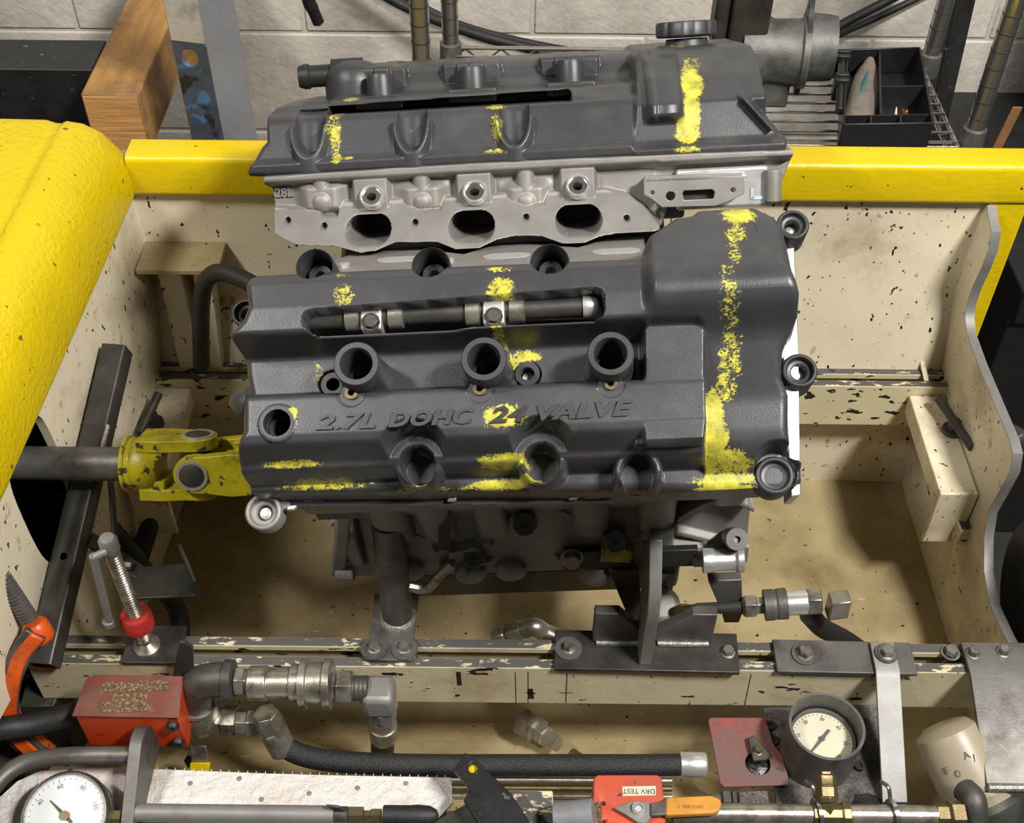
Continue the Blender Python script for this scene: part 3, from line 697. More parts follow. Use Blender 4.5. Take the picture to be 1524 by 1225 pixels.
paint1 = spots(NF, [(510, 436, 0, 16, 17, .62), (512, 410, -.01, 14, 6, .45), (745, 428, 0, 20, 20, .68), (745, 402, -.01, 20, 8, .66), (1098, 322, -.03, 27, 20, .8), (1096, 345, -.01, 16, 20, .6), (1094, 375, 0, 10, 26, .56), (1086, 415, .01, 14, 30, .5), (1086, 450, 0, 16, 26, .52), (1090, 505, -.02, 17, 30, .56), (1084, 545, -.04, 18, 30, .6), (1080, 575, -.045, 17, 22, .6), (1062, 612, -.05, 13, 28, .95), (1066, 650, -.05, 17, 32, .95), (1082, 690, -.07, 34, 22, .72), (1075, 722, -.1, 42, 10, .9), (1058, 690, -.07, 9, 60, .9), (750, 620, -.02, 30, 17, .82), (436, 616, -.02, 7, 10, .8), (436, 692, -.049, 44, 5, .74), (752, 684, -.048, 38, 8, .86), (782, 530, -.046, 30, 10, .68), (765, 545, -.046, 12, 16, .66), (742, 500, -.02, 12, 12, .6), (490, 726, -.09, 70, 7, .66), (755, 728, -.1, 56, 8, .8), (478, 560, -.046, 16, 26, .5), (1075, 733, -.1, 45, 4, 1), (640, 735, -.1, 100, 3, .5)])
c1 = NF.px(340, 400)[0]; c2 = NF.px(1205, 400)[0]
vc1 = relief('valve_cover', NF, c1, c2, NF.px(700, 745, -.11)[1] - .004, NF.px(1100, 298, -.02)[1] + .004, .0008, near_h, 'plastic', en, paint1)
vc1['label'] = 'near black valve cover with raised lettering and yellow paint streaks'
# lettering
def lettering(body, x0, x1, y0, y1, mm='plastic2'):
    P0, P1 = NF.px(x0, y0, -.0195), NF.px(x1, y1, -.0195)
    wd = math.hypot(P1[0] - P0[0], P1[1] - P0[1]); rot = math.atan2(P1[1] - P0[1], P1[0] - P0[0])
    f = NF.sub((P0[0] + P1[0]) / 2, (P0[1] + P1[1]) / 2, -.0196, rot)
    o = text_part('lettering', body, .0165, f, mm, vc1, .0016, .28, 1.0, .0006, spacing=1.05)
    # stretch to width along the line
    me = o.data; n = len(me.vertices); co = np.zeros(n * 3); me.vertices.foreach_get('co', co); co = co.reshape(-1, 3)
    u = (co - np.array(f.O)) @ np.array(f.ax); s = wd / (u.max() - u.min())
    co += np.outer(u * s - u - (u.max() + u.min()) / 2 * s, np.array(f.ax)); me.vertices.foreach_set('co', co.ravel()); me.update()
    b = o.modifiers.new('bevel', 'BEVEL'); b.width = .0007; b.segments = 2
    return o
lettering('2.7L', 470, 559, 630, 627); lettering('DOHC', 578, 705, 626, 620)
lettering('24', 728, 785, 620, 617, 'black'); lettering('VALVE', 800, 943, 616, 608)
# plug tubes
for x, y in ((530, 541), (720, 534), (908.7, 526)):
    a, b = NF.px(x, y, 0)
    t = part('plug_tube', 'plastic2', vc1, lambda m: m.lathe(NF.p(a, b, -.05), N1, [(.0112, 0), (.0215, 0), (.0190, .006), (.0178, .03), (.0176, .0485), (.0168, .0500), (.0128, .0500), (.0120, .0485), (.0114, .03)], 40, True))
    part('tube_bore', 'plastic2', t, lambda m: m.ring(NF.p(a, b, -.085), N1, .0090, .0113, .050, 32))
    part('plug_washer', 'bright', t, lambda m: m.lathe(NF.p(a, b, -.085), N1, [(.0085, 0), (.0072, .012), (.0045, .015)], 24))
for a, b in BOSS:
    part('brass_insert', 'brass', vc1, lambda m: m.ring(NF.p(a, b, -.024), N1, .0026, .0052, .0058, 24))
for a, b in WELL:
    g = part('bolt_grommet', 'alu', vc1, lambda m: m.ring(NF.p(a, b, -.108), N1, .0058, .0116, .010, 28))
    part('bolt_head', 'bright', g, lambda m: m.lathe(NF.p(a, b, -.114), N1, [(.0045, 0), (.0042, .006), (.002, .008)], 16))
for a, b in IWELL:
    g = part('bolt_well', 'plastic2', vc1, lambda m: m.lathe(NF.p(a, b, -.095), N1, [(.0138, 0), (.0160, 0), (.0158, .068), (.0148, .070), (.0138, .067)], 36, True))
    part('bolt_grommet', 'plastic2', g, lambda m: m.ring(NF.p(a, b, -.075), N1, .0045, .0095, .028, 28))
    part('bolt_head', 'bright', g, lambda m: m.cyl(NF.p(a, b, -.078), NF.p(a, b, -.058), .0044))
for i, (a, b) in enumerate(VW):
    g = part('well_ring', 'plastic2', vc1, lambda m: m.ring(NF.p(a, b, -.056), N1, .0055, .0098, .010 if i else .006, 28))
    if i: part('bolt_head', 'bright', g, lambda m: m.lathe(NF.p(a, b, -.062), N1, [(.005, 0), (.0045, .005), (.002, .006)], 16))
g = part('filler_ring', 'plastic2', vc1, lambda m: m.ring(NF.p(*FILL, -.030), N1, .0108, .0132, .012, 32))
part('inner_step', 'plastic2', g, lambda m: m.ring(NF.p(*FILL, -.06), N1, .0080, .0112, .022, 32))
# corner and edge bolt ears
def ear(x, y, h, ro, arm_to=None, m='plastic2', hb=.03, tilt=None):
    a, b = NF.px(x, y, h); p = NF.p(a, b, h - hb); axn = N1 if tilt is None else (N1 + tilt).normalized()
    def fn(q):
        q.lathe(p, axn, [(ro * .42, 0), (ro, 0), (ro, hb), (ro * .94, hb + .002), (ro * .76, hb + .002), (ro * .72, hb - .003), (ro * .42, hb - .004)], 32, True)
        if arm_to:
            a2, b2 = NF.px(*arm_to); d_ = NF.p(a2, b2, h - .012) - NF.p(a, b, h - .012); s = N1.cross(d_).normalized() * ro * .75; st_ = d_.normalized() * ro * .75
            q.obox(NF.p(a, b, h - hb) - s + st_, d_ - st_, s * 2, N1 * (hb - .006))
    e = part('bolt_ear', m, vc1, fn, .001)
    part('bolt_head', 'bright', e, lambda q: q.lathe(p, axn, [(ro * .36, 0), (ro * .33, hb * .55), (ro * .15, hb * .6)], 16))
    return e
ear(1153, 708, -.080, .0155, None, hb=.026)
ear(1190, 552, -.085, .0145, (1165, 552, -.085))
ear(1180, 335, -.075, .0135, (1155, 345, -.075))
ear(392, 762, -.105, .0155, (415, 735, -.105), 'alu', .018)
ear(366, 466, -.055, .0120, (384, 470, -.055))
part('end_lug', 'plastic2', vc1, lambda q: q.lathe(NF.at(364, 600, -.036), EX * -1, [(.013, -.004), (.011, .004), (.006, .0095), (.002, .012)], 24), angle=70)
# white clip tabs under the outer edge
for x, y in ((672, 744), (852, 741), (434, 757)):
    part('seal_tab', 'bright', vc1, lambda q: q.obox(NF.at(x - 6, y + 4, -.11), EX * .007, T1 * .004 + EX * .002, N1 * .006), .001)
part('label_strip', 'bright', vc1, lambda q: q.obox(NF.at(453, 747, -.112), EX * .016, T1 * .0035, N1 * .002), .0005)
# camshaft seen through the slot
cs = NF.px(470, 476, -.028)[0]
ca, cb = NF.px(455, 476, -.028), NF.px(890, 455, -.028)
cam_p = lambda x: NF.p(NF.px(x, 466, -.028)[0], (ca[1] + cb[1]) / 2, -.028)
shaft = part('camshaft', 'steeld', en, lambda q: q.cyl(cam_p(440), cam_p(868), .0082, n=24))
for x0, x1 in ((514, 536), (578, 600), (692, 714), (757, 780)):
    part('cam_lobe', 'zinc', shaft, lambda q: q.lathe(cam_p(x0), EX, [(.0085, 0), (.0108, .001), (.0108, (x1 - x0) * .00053), (.0085, (x1 - x0) * .00053 + .001)], 24))
part('shaft_end', 'bright', shaft, lambda q: q.lathe(cam_p(868), EX, [(.0095, 0), (.0098, .006), (.0085, .010), (.005, .0125), (.001, .013)], 24))
for x0, x1 in ((540, 571), (720, 752)):
    c0, c1_ = cam_p(x0), cam_p(x1)
    cp = part('cam_cap', 'bright', en, lambda q: q.obox(c0 - T1 * .014 - N1 * .012, c1_ - c0, T1 * .026, N1 * .023), .0015)
    part('cap_bolt', 'steeld', cp, lambda q: q.hexp(c0.lerp(c1_, .5) - T1 * .0085 + N1 * .011, N1, .006, .004).lathe(c0.lerp(c1_, .5) - T1 * .0085 + N1 * .0105, N1, [(.0075, 0), (.0075, .0012)], 20))

# ---------------------------------------------------------------- rear valve cover (seen from the valley side)
PK = [(RF.px(459, 200, -.01)[0], RF.px(459, 233, 0)[1]), (RF.px(613, 200, -.01)[0], RF.px(613, 226, 0)[1]), (RF.px(766, 200, -.01)[0], RF.px(766, 218, 0)[1])]
rslot = pxl(RF, [(484, 170), (484, 160), (845, 134), (850, 138), (849, 150), (485, 171)], -.03)
tbox = pxl(RF, [(943, 236, 0), (943, 82, -.08), (950, 72, -.09), (1000, 66, -.1), (1105, 60, -.1), (1118, 66, -.1), (1128, 90, -.08), (1135, 130, -.04), (1140, 172, -.02), (1158, 190, 0), (1170, 206, 0), (1170, 222, 0), (1160, 236, 0)])
rout = pxl(RF, [(371, 263, 0), (368, 258, 0), (384, 222, 0), (392, 212, -.002), (393, 172, -.02), (402, 162, -.03), (430, 157, -.05), (494, 153, -.07), (496, 120, -.1), (502, 104, -.12), (540, 100, -.128), (700, 91, -.128), (943, 78, -.128), (943, 82, -.08), (950, 70, -.09), (1000, 64, -.1), (1105, 58, -.1), (1120, 66, -.1), (1130, 90, -.08), (1137, 130, -.04), (1142, 172, -.02), (1160, 190, 0), (1171, 206, 0), (1171, 222, 0), (1150, 226, 0), (1000, 232, 0), (700, 249, 0), (400, 264, 0)])
def rear_h(A, B):
    h1 = prof(RF, 700, [(255, -.003), (246, .0), (241, .004), (229, .005), (226, .0), (223, -.004), (168, -.022), (160, -.026), (156, -.034), (153, -.045), (141, -.055), (138, -.058), (134, -.085), (131, -.10), (120, -.112), (102, -.122), (96, -.128), (92, -.136), (86, -.16)], B)
    h2 = prof(RF, 1060, [(245, -.002), (236, .002), (230, .006), (217, .006), (213, .0), (205, -.004), (150, -.014), (110, -.045), (85, -.075), (72, -.088), (66, -.10), (60, -.13)], B)
    H = h1
    wt = ss(.5 + sdpoly(A, B, tbox) / .006)
    # panels: recessed rectangles between the pockets
    for a, b in PK:
        da = np.abs(A - a); r = .0145
        lip = b + .032 * (1 - np.sqrt(np.clip(1 - (da / r) ** 2, 0, 1)))
        hc = .003
        con = hc - .004 - np.sqrt(np.clip(r * r - da * da, 0, 1)) * 1.25
        con = np.minimum(con, H - np.sqrt(np.clip(r * r - da * da, 0, 1)) * .95)
        cvx = np.minimum(hc - .0145 + np.sqrt(np.clip((r + .003) ** 2 - da * da, 0, 1)), H + .010)
        w = ss((B - lip) / .0025)
        inside = da < r
        top = RF.px(700, 157, -.03)[1]
        Hn = np.where(inside, np.where(B < top, np.maximum(cvx, H) * (1 - w) + np.minimum(con, H) * w, np.minimum(con, H)), np.where(da < r + .003, np.maximum(H, np.where(B < lip - .004, cvx, H)), H))
        H = np.where(B < top + .004, Hn, H)
    sl = sdpoly(A, B, rslot); H = np.where(sl > -.001, np.minimum(H, -.04 - ss((sl + .001) / .002) * .07), H)
    # bumps on the far ridge
    for x, y in ((565, 118), (705, 110), (850, 98)):
        for dx, rx, ry, hh in ((-34, .0075, .011, .010), (-14, .0075, .013, .014), (5, .008, .015, .017), (26, .0095, .012, .009)):
            a, b = RF.px(x + dx, y, -.11); e = ((A - a) / rx) ** 4 + ((B - b) / ry) ** 4
            H = np.where(e < 3, np.maximum(H, -.118 + hh * ss(1.6 - e)), H)
    # left block of the ridge
    H = H * (1 - wt) + h2 * wt
    # column and flute on the timing end
    a0, _ = RF.px(988, 130, -.03); col = np.abs(A - a0)
    bb0, bb1 = RF.px(988, 188, 0)[1], RF.px(988, 84, -.07)[1]
    win = ss((B - bb0) / .012) * ss((bb1 + .004 - B) / .008)
    H = np.maximum(H, np.where((col < .0175) & (wt > .5), h2 + (np.sqrt(np.clip(.0175 ** 2 - col ** 2, 0, 1)) * .85) * win, -1))
    a0, _ = RF.px(964, 130, -.03); H = np.where(wt > .5, H + .005 * ss(1.4 - np.abs(A - a0) / .006) * ss((B - bb0) / .01) * (B < bb1 + .012), H)
    # raking gusset at the right
    a1, b1 = RF.px(1100, 140, -.02); a2, b2 = RF.px(1150, 192, 0)
    nx, ny = (b2 - b1), -(a2 - a1); L = math.hypot(nx, ny); dd = np.abs(((A - a1) * nx + (B - b1) * ny) / L)
    tt = ((A - a1) * (a2 - a1) + (B - b1) * (b2 - b1)) / L / L
    H = np.where((tt > -.05) & (tt < 1) & (dd < .006), np.maximum(H, h2 + .011 * ss(1.3 - dd / .004) * ss(tt * 4 + .4)), H)
    H = np.where(((A - a1) * nx + (B - b1) * ny < 0) & (A > a1 - .01) & (B < b1) & (B > RF.px(1060, 208, 0)[1]), H - .010 * ss((b1 - B) / .02), H)
    d = sdpoly(A, B, rout); rr = .005
    rnd = np.where(d < rr, rr - np.sqrt(np.maximum(rr * rr - (rr - np.clip(d, 0, rr)) ** 2, 0)), 0) + np.where(d < 0, -d * 14, 0)
    return H - rnd, d > -.0065
paint2 = spots(RF, [(1030, 125, -.03, 18, 28, .9), (1028, 165, -.02, 14, 34, .98), (1024, 200, 0, 20, 14, .92), (1030, 95, -.06, 16, 14, .55), (1010, 68, -.1, 20, 4, .5), (1024, 223, .006, 26, 6, .7), (498, 205, -.01, 10, 28, .72), (494, 190, -.01, 14, 36, .6), (500, 237, .004, 10, 8, .7), (510, 236, .004, 20, 3, .6), (736, 160, -.02, 16, 4, .66), (738, 190, -.01, 10, 24, .66), (735, 225, .0, 18, 4, .6), (522, 148, -.06, 14, 3, .8), (1015, 190, -.01, 10, 20, .9), (612, 195, -.02, 10, 10, .25)])
q0 = RF.px(360, 250)[0]; q1 = RF.px(1185, 220)[0]
vc2 = relief('valve_cover', RF, q0, q1, RF.px(400, 268, 0)[1], RF.px(1100, 52, -.1)[1], .0009, rear_h, 'plastic', en, paint2)
vc2['label'] = 'far black valve cover with half-round bolt pockets on its valley side'
bx = lambda m: m.obox(RF.p(RF.px(500, 200)[0] - .03, -.004, -.21), EX * .39, N2 * .07, T2 * .09)
part('cover_back', 'plastic2', vc2, bx, .01)
part('timing_back', 'plastic2', vc2, lambda m: m.obox(RF.p(RF.px(945, 200)[0], -.004, -.20), EX * .118, N2 * .098, T2 * .095), .012)
for x, y in ((568, 144), (705, 133), (850, 123)):
    c = RF.at(x, y, -.092)
    t = part('plug_tube', 'plastic2', vc2, lambda m: m.lathe(c - N2 * .012, N2, [(.014, 0), (.0135, .03), (.012, .034)], 28))
    part('coil_clip', 'plastic2', t, lambda m: m.obox(c + T2 * .012 - EX * .024 - N2 * .012, EX * .048, N2 * .013, T2 * .010), .002)
cap = part('oil_filler_cap', 'plastic2', en, lambda m: m.lathe(RF.at(1022, 62, -.135), N2, [(.024, -.02), (.022, -.004), (.021, .003)], 32))
def fn(m):
    n = 72; c = RF.at(1021, 55, -.135); vs = []; fs = []
    a, b = EX, N2.cross(EX)
    for hgt, k in ((0, .95), (.0015, 1), (.0125, 1), (.0145, .96), (.015, .5)):
        for j in range(n):
            g = 2 * math.pi * j / n; r = .0305 * (1 - .07 * (max(0, math.cos(g * 8)) ** 3)) * k; vs.append(c + N2 * hgt + a * r * math.cos(g) + b * r * math.sin(g))
    for i in range(4):
        for j in range(n): fs.append((i * n + j, i * n + (j + 1) % n, i * n + n + (j + 1) % n, i * n + n + j))
    fs += [tuple(range(n)), tuple(4 * n + j for j in range(n))]; m.add(vs, fs)
part('fluted_grip', 'plastic2', cap, fn)
br = part('breather_elbow', 'plastic2', en, lambda m: m.lathe(RF.at(528, 128, -.128), N2, [(.030, -.02), (.030, .004), (.028, .014), (.022, .021), (.012, .025), (.002, .026)], 32))
part('nozzle', 'black', br, lambda m: m.lathe(RF.at(512, 111, -.128), EX * -1 + T2 * .1, [(.016, -.02), (.016, .012), (.011, .013), (.011, .034), (.0125, .035), (.0125, .040), (.0105, .046)], 24))

# ---------------------------------------------------------------- rear cylinder head, intake side
PORT = [(547, 343), (702, 337), (861, 327)]
INJ = [(552, 295), (706, 288), (860, 279)]
fl_h = lambda y: np.interp(y, [285, 300, 370, 400], [-.004, .0, .040, .058])
flo = [(403, 308), (470, 312), (478, 322), (500, 322), (506, 300), (600, 296), (622, 312), (655, 312), (662, 293), (752, 288), (776, 304), (810, 302), (816, 284), (900, 280), (935, 288), (958, 305), (972, 322), (988, 340), (973, 344), (915, 348), (893, 352), (870, 362), (836, 363), (805, 352), (766, 352), (740, 358), (713, 371), (678, 373), (650, 362), (587, 363), (558, 376), (534, 379), (495, 369), (440, 368), (420, 360), (404, 350)]
flp = pxl(RF, [(x, y, float(fl_h(y))) for x, y in flo])
hout = pxl(RF, [(392, 264, .008), (392, 278, .006), (402, 282, 0), (403, 350, .03), (440, 368, .04), (534, 381, .045), (700, 374, .04), (870, 364, .04), (990, 342, .03), (1000, 300, 0), (1160, 290, 0), (1182, 240, .008), (1180, 224, .008), (1100, 226, .008), (700, 244, .008)])
def head_h(A, B):
    base = prof(RF, 640, [(240, .002), (246, .008), (258, .008), (262, .002), (266, -.012), (285, -.014), (300, -.012), (340, -.006), (380, .006)], B)
    flz = prof(RF, 640, [(270, -.006), (285, -.003), (300, .0), (370, .040), (400, .058)], B, .0)
    H = base
    for x, hw in ((478, 30), (628, 30), (783, 30)):
        a, b = RF.px(x, 285, 0); hwid = hw * .0006
        H = np.maximum(H, np.where(B < b + .03, -.008 + .012 * ss(1.6 - np.abs(A - a) / hwid) * ss(1.7 - np.abs(B - b + .006) / .011), -1))
        aa = np.abs(A - a); H = np.maximum(H, np.where(B > b - .008, .002 + np.sqrt(np.clip(.0085 ** 2 - aa ** 2, 0, 1)) - .006, -1) - 1 * (aa > .0085))
        r = np.hypot(A - a, (B - RF.px(x, 300, 0)[1])); H = np.maximum(H, -.002 + np.sqrt(np.clip(.011 ** 2 - r * r, 0, 1)) * .9 - 1 * (r > .011))
    for x, y in INJ:
        a, b = RF.px(x, y, .004); q = np.maximum(np.abs(A - a) / .0165, np.abs(B - b - .003) / .016); H = np.maximum(H, -.010 + .014 * ss((1.25 - q) / .35)); rr_ = np.hypot(A - a, B - b); H = np.where(rr_ < .0088, np.minimum(H, -.045), H)
    d = sdpoly(A, B, flp); w = ss((d + .001) / .002)
    H = np.where(d > -.001, np.maximum(H, H * (1 - w) + flz * w), H)
    for x, y in PORT:
        a, b = RF.px(x, y, float(fl_h(y))); q = np.hypot(np.clip(np.abs(A - a) - .0085, 0, 1), B - b) - .0122
        H = np.where(q < .001, np.minimum(H, flz - ss((.001 - q) / .002) * .12), H)
    for x, y in ((425, 330), (480, 338), (617, 332), (783, 323), (932, 324)):
        a, b = RF.px(x, y, float(fl_h(y))); r = np.hypot(A - a, B - b); H = np.where(r < .0034, H - .012 * ss((.0034 - r) / .0012), H)
    # timing end
    wt = ss((A - RF.px(975, 290, 0)[0]) / .006); ht = prof(RF, 1060, [(226, .008), (238, .008), (244, -.01), (300, -.012), (340, -.01)], B)
    H = H * (1 - wt) + ht * wt
    d = sdpoly(A, B, hout)
    return H - np.where(d < 0, -d * 14, 0), d > -.004
hd = relief('cylinder_head', RF, RF.px(385, 300, 0)[0], RF.px(1190, 250)[0], RF.px(534, 386, .045)[1], RF.px(1100, 220, .008)[1] + .004, .0009, head_h, 'alu', en)
hd['label'] = 'bare cast aluminium rear cylinder head with three intake ports'
for x, y in INJ:
    a, b = RF.px(x, y, .012); axi = (T2 * .86 + N2 * .5).normalized(); c = RF.p(a, b, .006)
    g = part('injector_seat', 'bright', hd, lambda m: m.lathe(c - axi * .004, axi, [(.0088, 0), (.0112, 0), (.0112, .008), (.0102, .0092), (.0088, .008)], 32, True))
    part('seat_step', 'chrome', g, lambda m: m.ring(c - axi * .010, axi, .0045, .0088, .012, 28))
text_part('cast_mark', '28L', .0115, Fr(RF.at(423, 287, -.0072), EX, N2, T2), 'alu', hd, .0016, 0, 1.0, .0003)
for x, y in ((640, 346), (762, 339)): part('cast_pad', 'alu', hd, lambda m: m.obox(RF.at(x - 6, y + 6, float(fl_h(y))), EX * .0075, N2 * .005 + T2 * -.007, T2 * .001 + N2 * .001))
# alternator style bracket at the timing end of the rear head
FB = Fr(RF.at(1035, 285, .014), EX, N2, T2)
bp = pxl(FB, [(958, 269), (960, 262), (1105, 258), (1108, 272), (1108, 288), (1085, 300), (1065, 307), (985, 309), (970, 297), (958, 290)])
bk = part('bracket', 'alu', en, lambda m: m.plate(bp, FB, -.006, 0, [[(a, b) for a, b in circ(*FB.px(998, 292), .0042, 16)], pxl(FB, [(1016, 288), (1018, 284), (1060, 282), (1064, 286), (1062, 296), (1018, 298)]), circ(*FB.px(971, 287), .0018, 10), circ(*FB.px(1091, 283), .0022, 10)]), .0008)
part('bracket_lip', 'bright', bk, lambda m: m.obox(FB.at(958, 269, -.022), FB.at(1106, 262, -.022) - FB.at(958, 269, -.022), N2 * .003, T2 * .022), .0006)
part('slot_back', 'steeld', bk, lambda m: m.obox(FB.at(1010, 304, -.016), EX * .04, N2 * .016, T2 * .006))
part('front_case', 'bright', en, lambda m: m.obox(RF.at(1000, 306, -.05), EX * .086, N2 * .038, T2 * .048), .003)
part('case_boss', 'alu', en, lambda m: m.cyl(RF.at(1150, 300, .0), RF.at(1150, 252, .0), .008, n=20), .001)
part('chalk_mark', 'tealp', en, lambda m: m.obox(RF.at(1120, 297, -.0015), EX * .012, N2 * .003, T2 * .0005).obox(RF.at(1117, 296, -.0015), EX * .003, N2 * .010, T2 * .0005))

# ---------------------------------------------------------------- near head intake face, valley and block
nf_n = edir(.45, .893); nf_t = edir(.893, -.45)
NI = Fr(at(755, 384, d=1.062), EX, nf_t, nf_n)
ip = pxl(NI, [(478, 400), (500, 386), (540, 372), (600, 364), (640, 372), (690, 378), (730, 366), (780, 361), (830, 366), (860, 368), (900, 356), (958, 352), (966, 420), (480, 430)])
ni = part('intake_face', 'alu', en, lambda m: m.plate(ip, NI, -.03, 0), .001)
for x, y in ((596, 386), (754, 381), (917, 374)):
    a, b = NI.px(x, y, 0)
    part('port_plug', 'blast', ni, lambda m: m.plate([(a + (1 if math.cos(g) > 0 else -1) * .010 + .0115 * math.cos(g), b + .0115 * math.sin(g)) for g in [2 * math.pi * (k + .5) / 28 for k in range(28)]], NI, -.004, .0006), .0004)
for x, y in ((513, 398), (668, 391)): part('head_stud', 'bright', ni, lambda m: m.hexp(NI.at(x, y, 0), nf_n, .005, .004))
# solid of the vee engine below the covers
def ysec(b, poly, x0, x1):
    b.prism(poly, Fr(CR, EY, EZ, EX), x0, x1)
part('cylinder_block', 'alu', en, lambda m: ysec(m, [(-.085, -.075), (.11, -.075), (.11, .03), (.20, .19), (.15, .245), (.02, .20), (-.02, .20), (-.15, .245), (-.205, .20), (-.085, .03)], -.165, .165), .006)
xe = NF.px(1180, 600, -.06)[0]; n0, n1_ = NF.px(372, 500, -.1)[0], NF.px(1178, 600, -.1)[0]
bt, btp = NF.px(700, 733, -.11)[1], NF.px(700, 397, -.11)[1]
part('near_cylinder_head', 'alu', en, lambda m: m.obox(NF.p(n0 + .02, bt + .008, -.235), EX * (n1_ - n0 - .03), T1 * (btp - bt - .022), N1 * .12), .004)
part('rear_cylinder_head_body', 'alu', en, lambda m: m.obox(RF.p(RF.px(404, 300)[0] + .006, -.075, -.19), EX * .395, N2 * .075, T2 * .07), .004)
part('oil_pan', 'steeld', en, lambda m: ysec(m, [(-.078, -.077), (.105, -.077), (.09, -.15), (-.06, -.15)], -.16, .175), .01)
# timing case edge, bright strip on the right of the near cover
p = [NF.px(1186, 372, -.07), NF.px(1196, 372, -.07), NF.px(1193, 640, -.09), NF.px(1192, 736, -.11), NF.px(1180, 738, -.11), NF.px(1178, 590, -.09)]
tcp = [NF.px(1172, 345, -.085), NF.px(1184, 350, -.085), NF.px(1188, 420, -.085), NF.px(1191, 540, -.085), NF.px(1193, 735, -.085), NF.px(1180, 737, -.085), NF.px(1168, 540, -.085)]
part('timing_case', 'bright', en, lambda m: m.plate(tcp, NF, -.13, -.093), .001)
part('timing_case_lower', 'alu', en, lambda m: m.obox(NF.p(NF.px(1096, 745, -.12)[0], bt + .012, -.30), EX * .03, T1 * .10, N1 * .19), .006)
# block side relief
BZ = lambda x, y, h=-.0: BF.px(x, y, h)
def blk_h(A, B):
    H = np.interp(B, [-.10, -.075, -.07, -.045, -.04, .03, .10, .16, .235, .26], [-.02, -.018, .002, .002, -.012, -.016, .03, .075, .125, .128])
    for x, hw in ((590, 26), (655, 24), (735, 22), (880, 24), (975, 24)):
        a = BZ(x, 790)[0]; H = np.maximum(H, np.interp(B, [-.03, .0, .15], [-.02, .0, .05]) + np.sqrt(np.clip((hw * .0008) ** 2 - (A - a) ** 2, 0, 1)) * .8 - 1 * (np.abs(A - a) > hw * .0008) - 1 * (B < -.01))
    H = np.maximum(H, np.where(np.abs(B - .005 - .03 * np.sin((A + .02) * 34)) < .004, .004, -1))
    for x, y in ((610, 842), (700, 846), (760, 842), (885, 850)):
        a, b = BZ(x, y, .0); r = np.hypot(A - a, B - b); H = np.maximum(H, .006 + np.sqrt(np.clip(.017 ** 2 - r * r, 0, 1)) * .5 - 1 * (r > .017))
    for x0, y0, x1, y1 in ((730, 792, 700, 822), (700, 835, 790, 800), (790, 800, 850, 830), (620, 815, 750, 800), (1010, 800, 1090, 818), (930, 790, 1000, 770)):
        a0, b0 = BZ(x0, y0, 0); a1, b1 = BZ(x1, y1, 0); L2 = (a1 - a0) ** 2 + (b1 - b0) ** 2
        t = np.clip(((A - a0) * (a1 - a0) + (B - b0) * (b1 - b0)) / L2, 0, 1); r = np.hypot(A - a0 - t * (a1 - a0), B - b0 - t * (b1 - b0)); H = np.maximum(H, H + .008 * ss(1.6 - r / .004))
    a = BZ(505, 800)[0]; e = BZ(1118, 800)[0]
    return H, None
part_b = relief('block_side', BF, BZ(505, 820)[0], BZ(1112, 820)[0], -.10, .235, .0012, blk_h, 'alu', en)
for x, y, h in ((780, 781, .03), (916, 806, .02), (1097, 803, .02), (706, 828, .01)):
    c = BF.at(x, y, h)
    bx_ = (EZ * .75 + EY * -.66).normalized()
    g = part('boss', 'alu', en, lambda m: m.lathe(c, bx_, [(.012, -.05), (.0118, 0), (.004, 0), (.004, -.004)], 28), .0008)
    part('boss_face', 'steel', g, lambda m: m.ring(c, bx_, .0036, .0112, .0006, 28))
part('starter_arm', 'alu', en, lambda m: m.obox(BF.at(492, 860, .0), EX * .016, EY * .014, (BF.at(508, 762, .05) - BF.at(500, 856, .0))), .004)
part('starter_boss', 'alu', en, lambda m: m.cyl(BF.at(500, 850, .0), BF.at(528, 850, .0), .011, n=20), .002)
part('id_tag', 'steeld', en, lambda m: m.obox(BF.at(474, 774, .055), EX * .045, EZ * .002 + EY * -.001, BF.at(462, 750, .07) - BF.at(474, 774, .055)), .001)
part('bearing_boss', 'bright', en, lambda m: m.lathe(BF.at(1062, 834, .02), EX, [(.013, -.012), (.013, 0), (.0115, .002), (.0115, .022), (.0135, .024), (.0135, .031)], 28), .0008)
part('bearing_arm', 'alu', en, lambda m: m.obox(BF.at(1030, 846, .015), EX * .03, EY * .03, EZ * .016), .003)
part('crank_snout', 'steeld', en, lambda m: m.cyl(CR - EX * .20, CR - EX * .15, .045, n=32), .003)
part('bell_plate', 'alu', en, lambda m: m.cyl(CR - EX * .178, CR - EX * .163, .10, n=40), .003)
part('rear_mount', 'steel', en, lambda m: ysec(m, [(.12, -.07), (.33, -.14), (.33, -.128), (.13, -.02)], -.05, .05), .002)

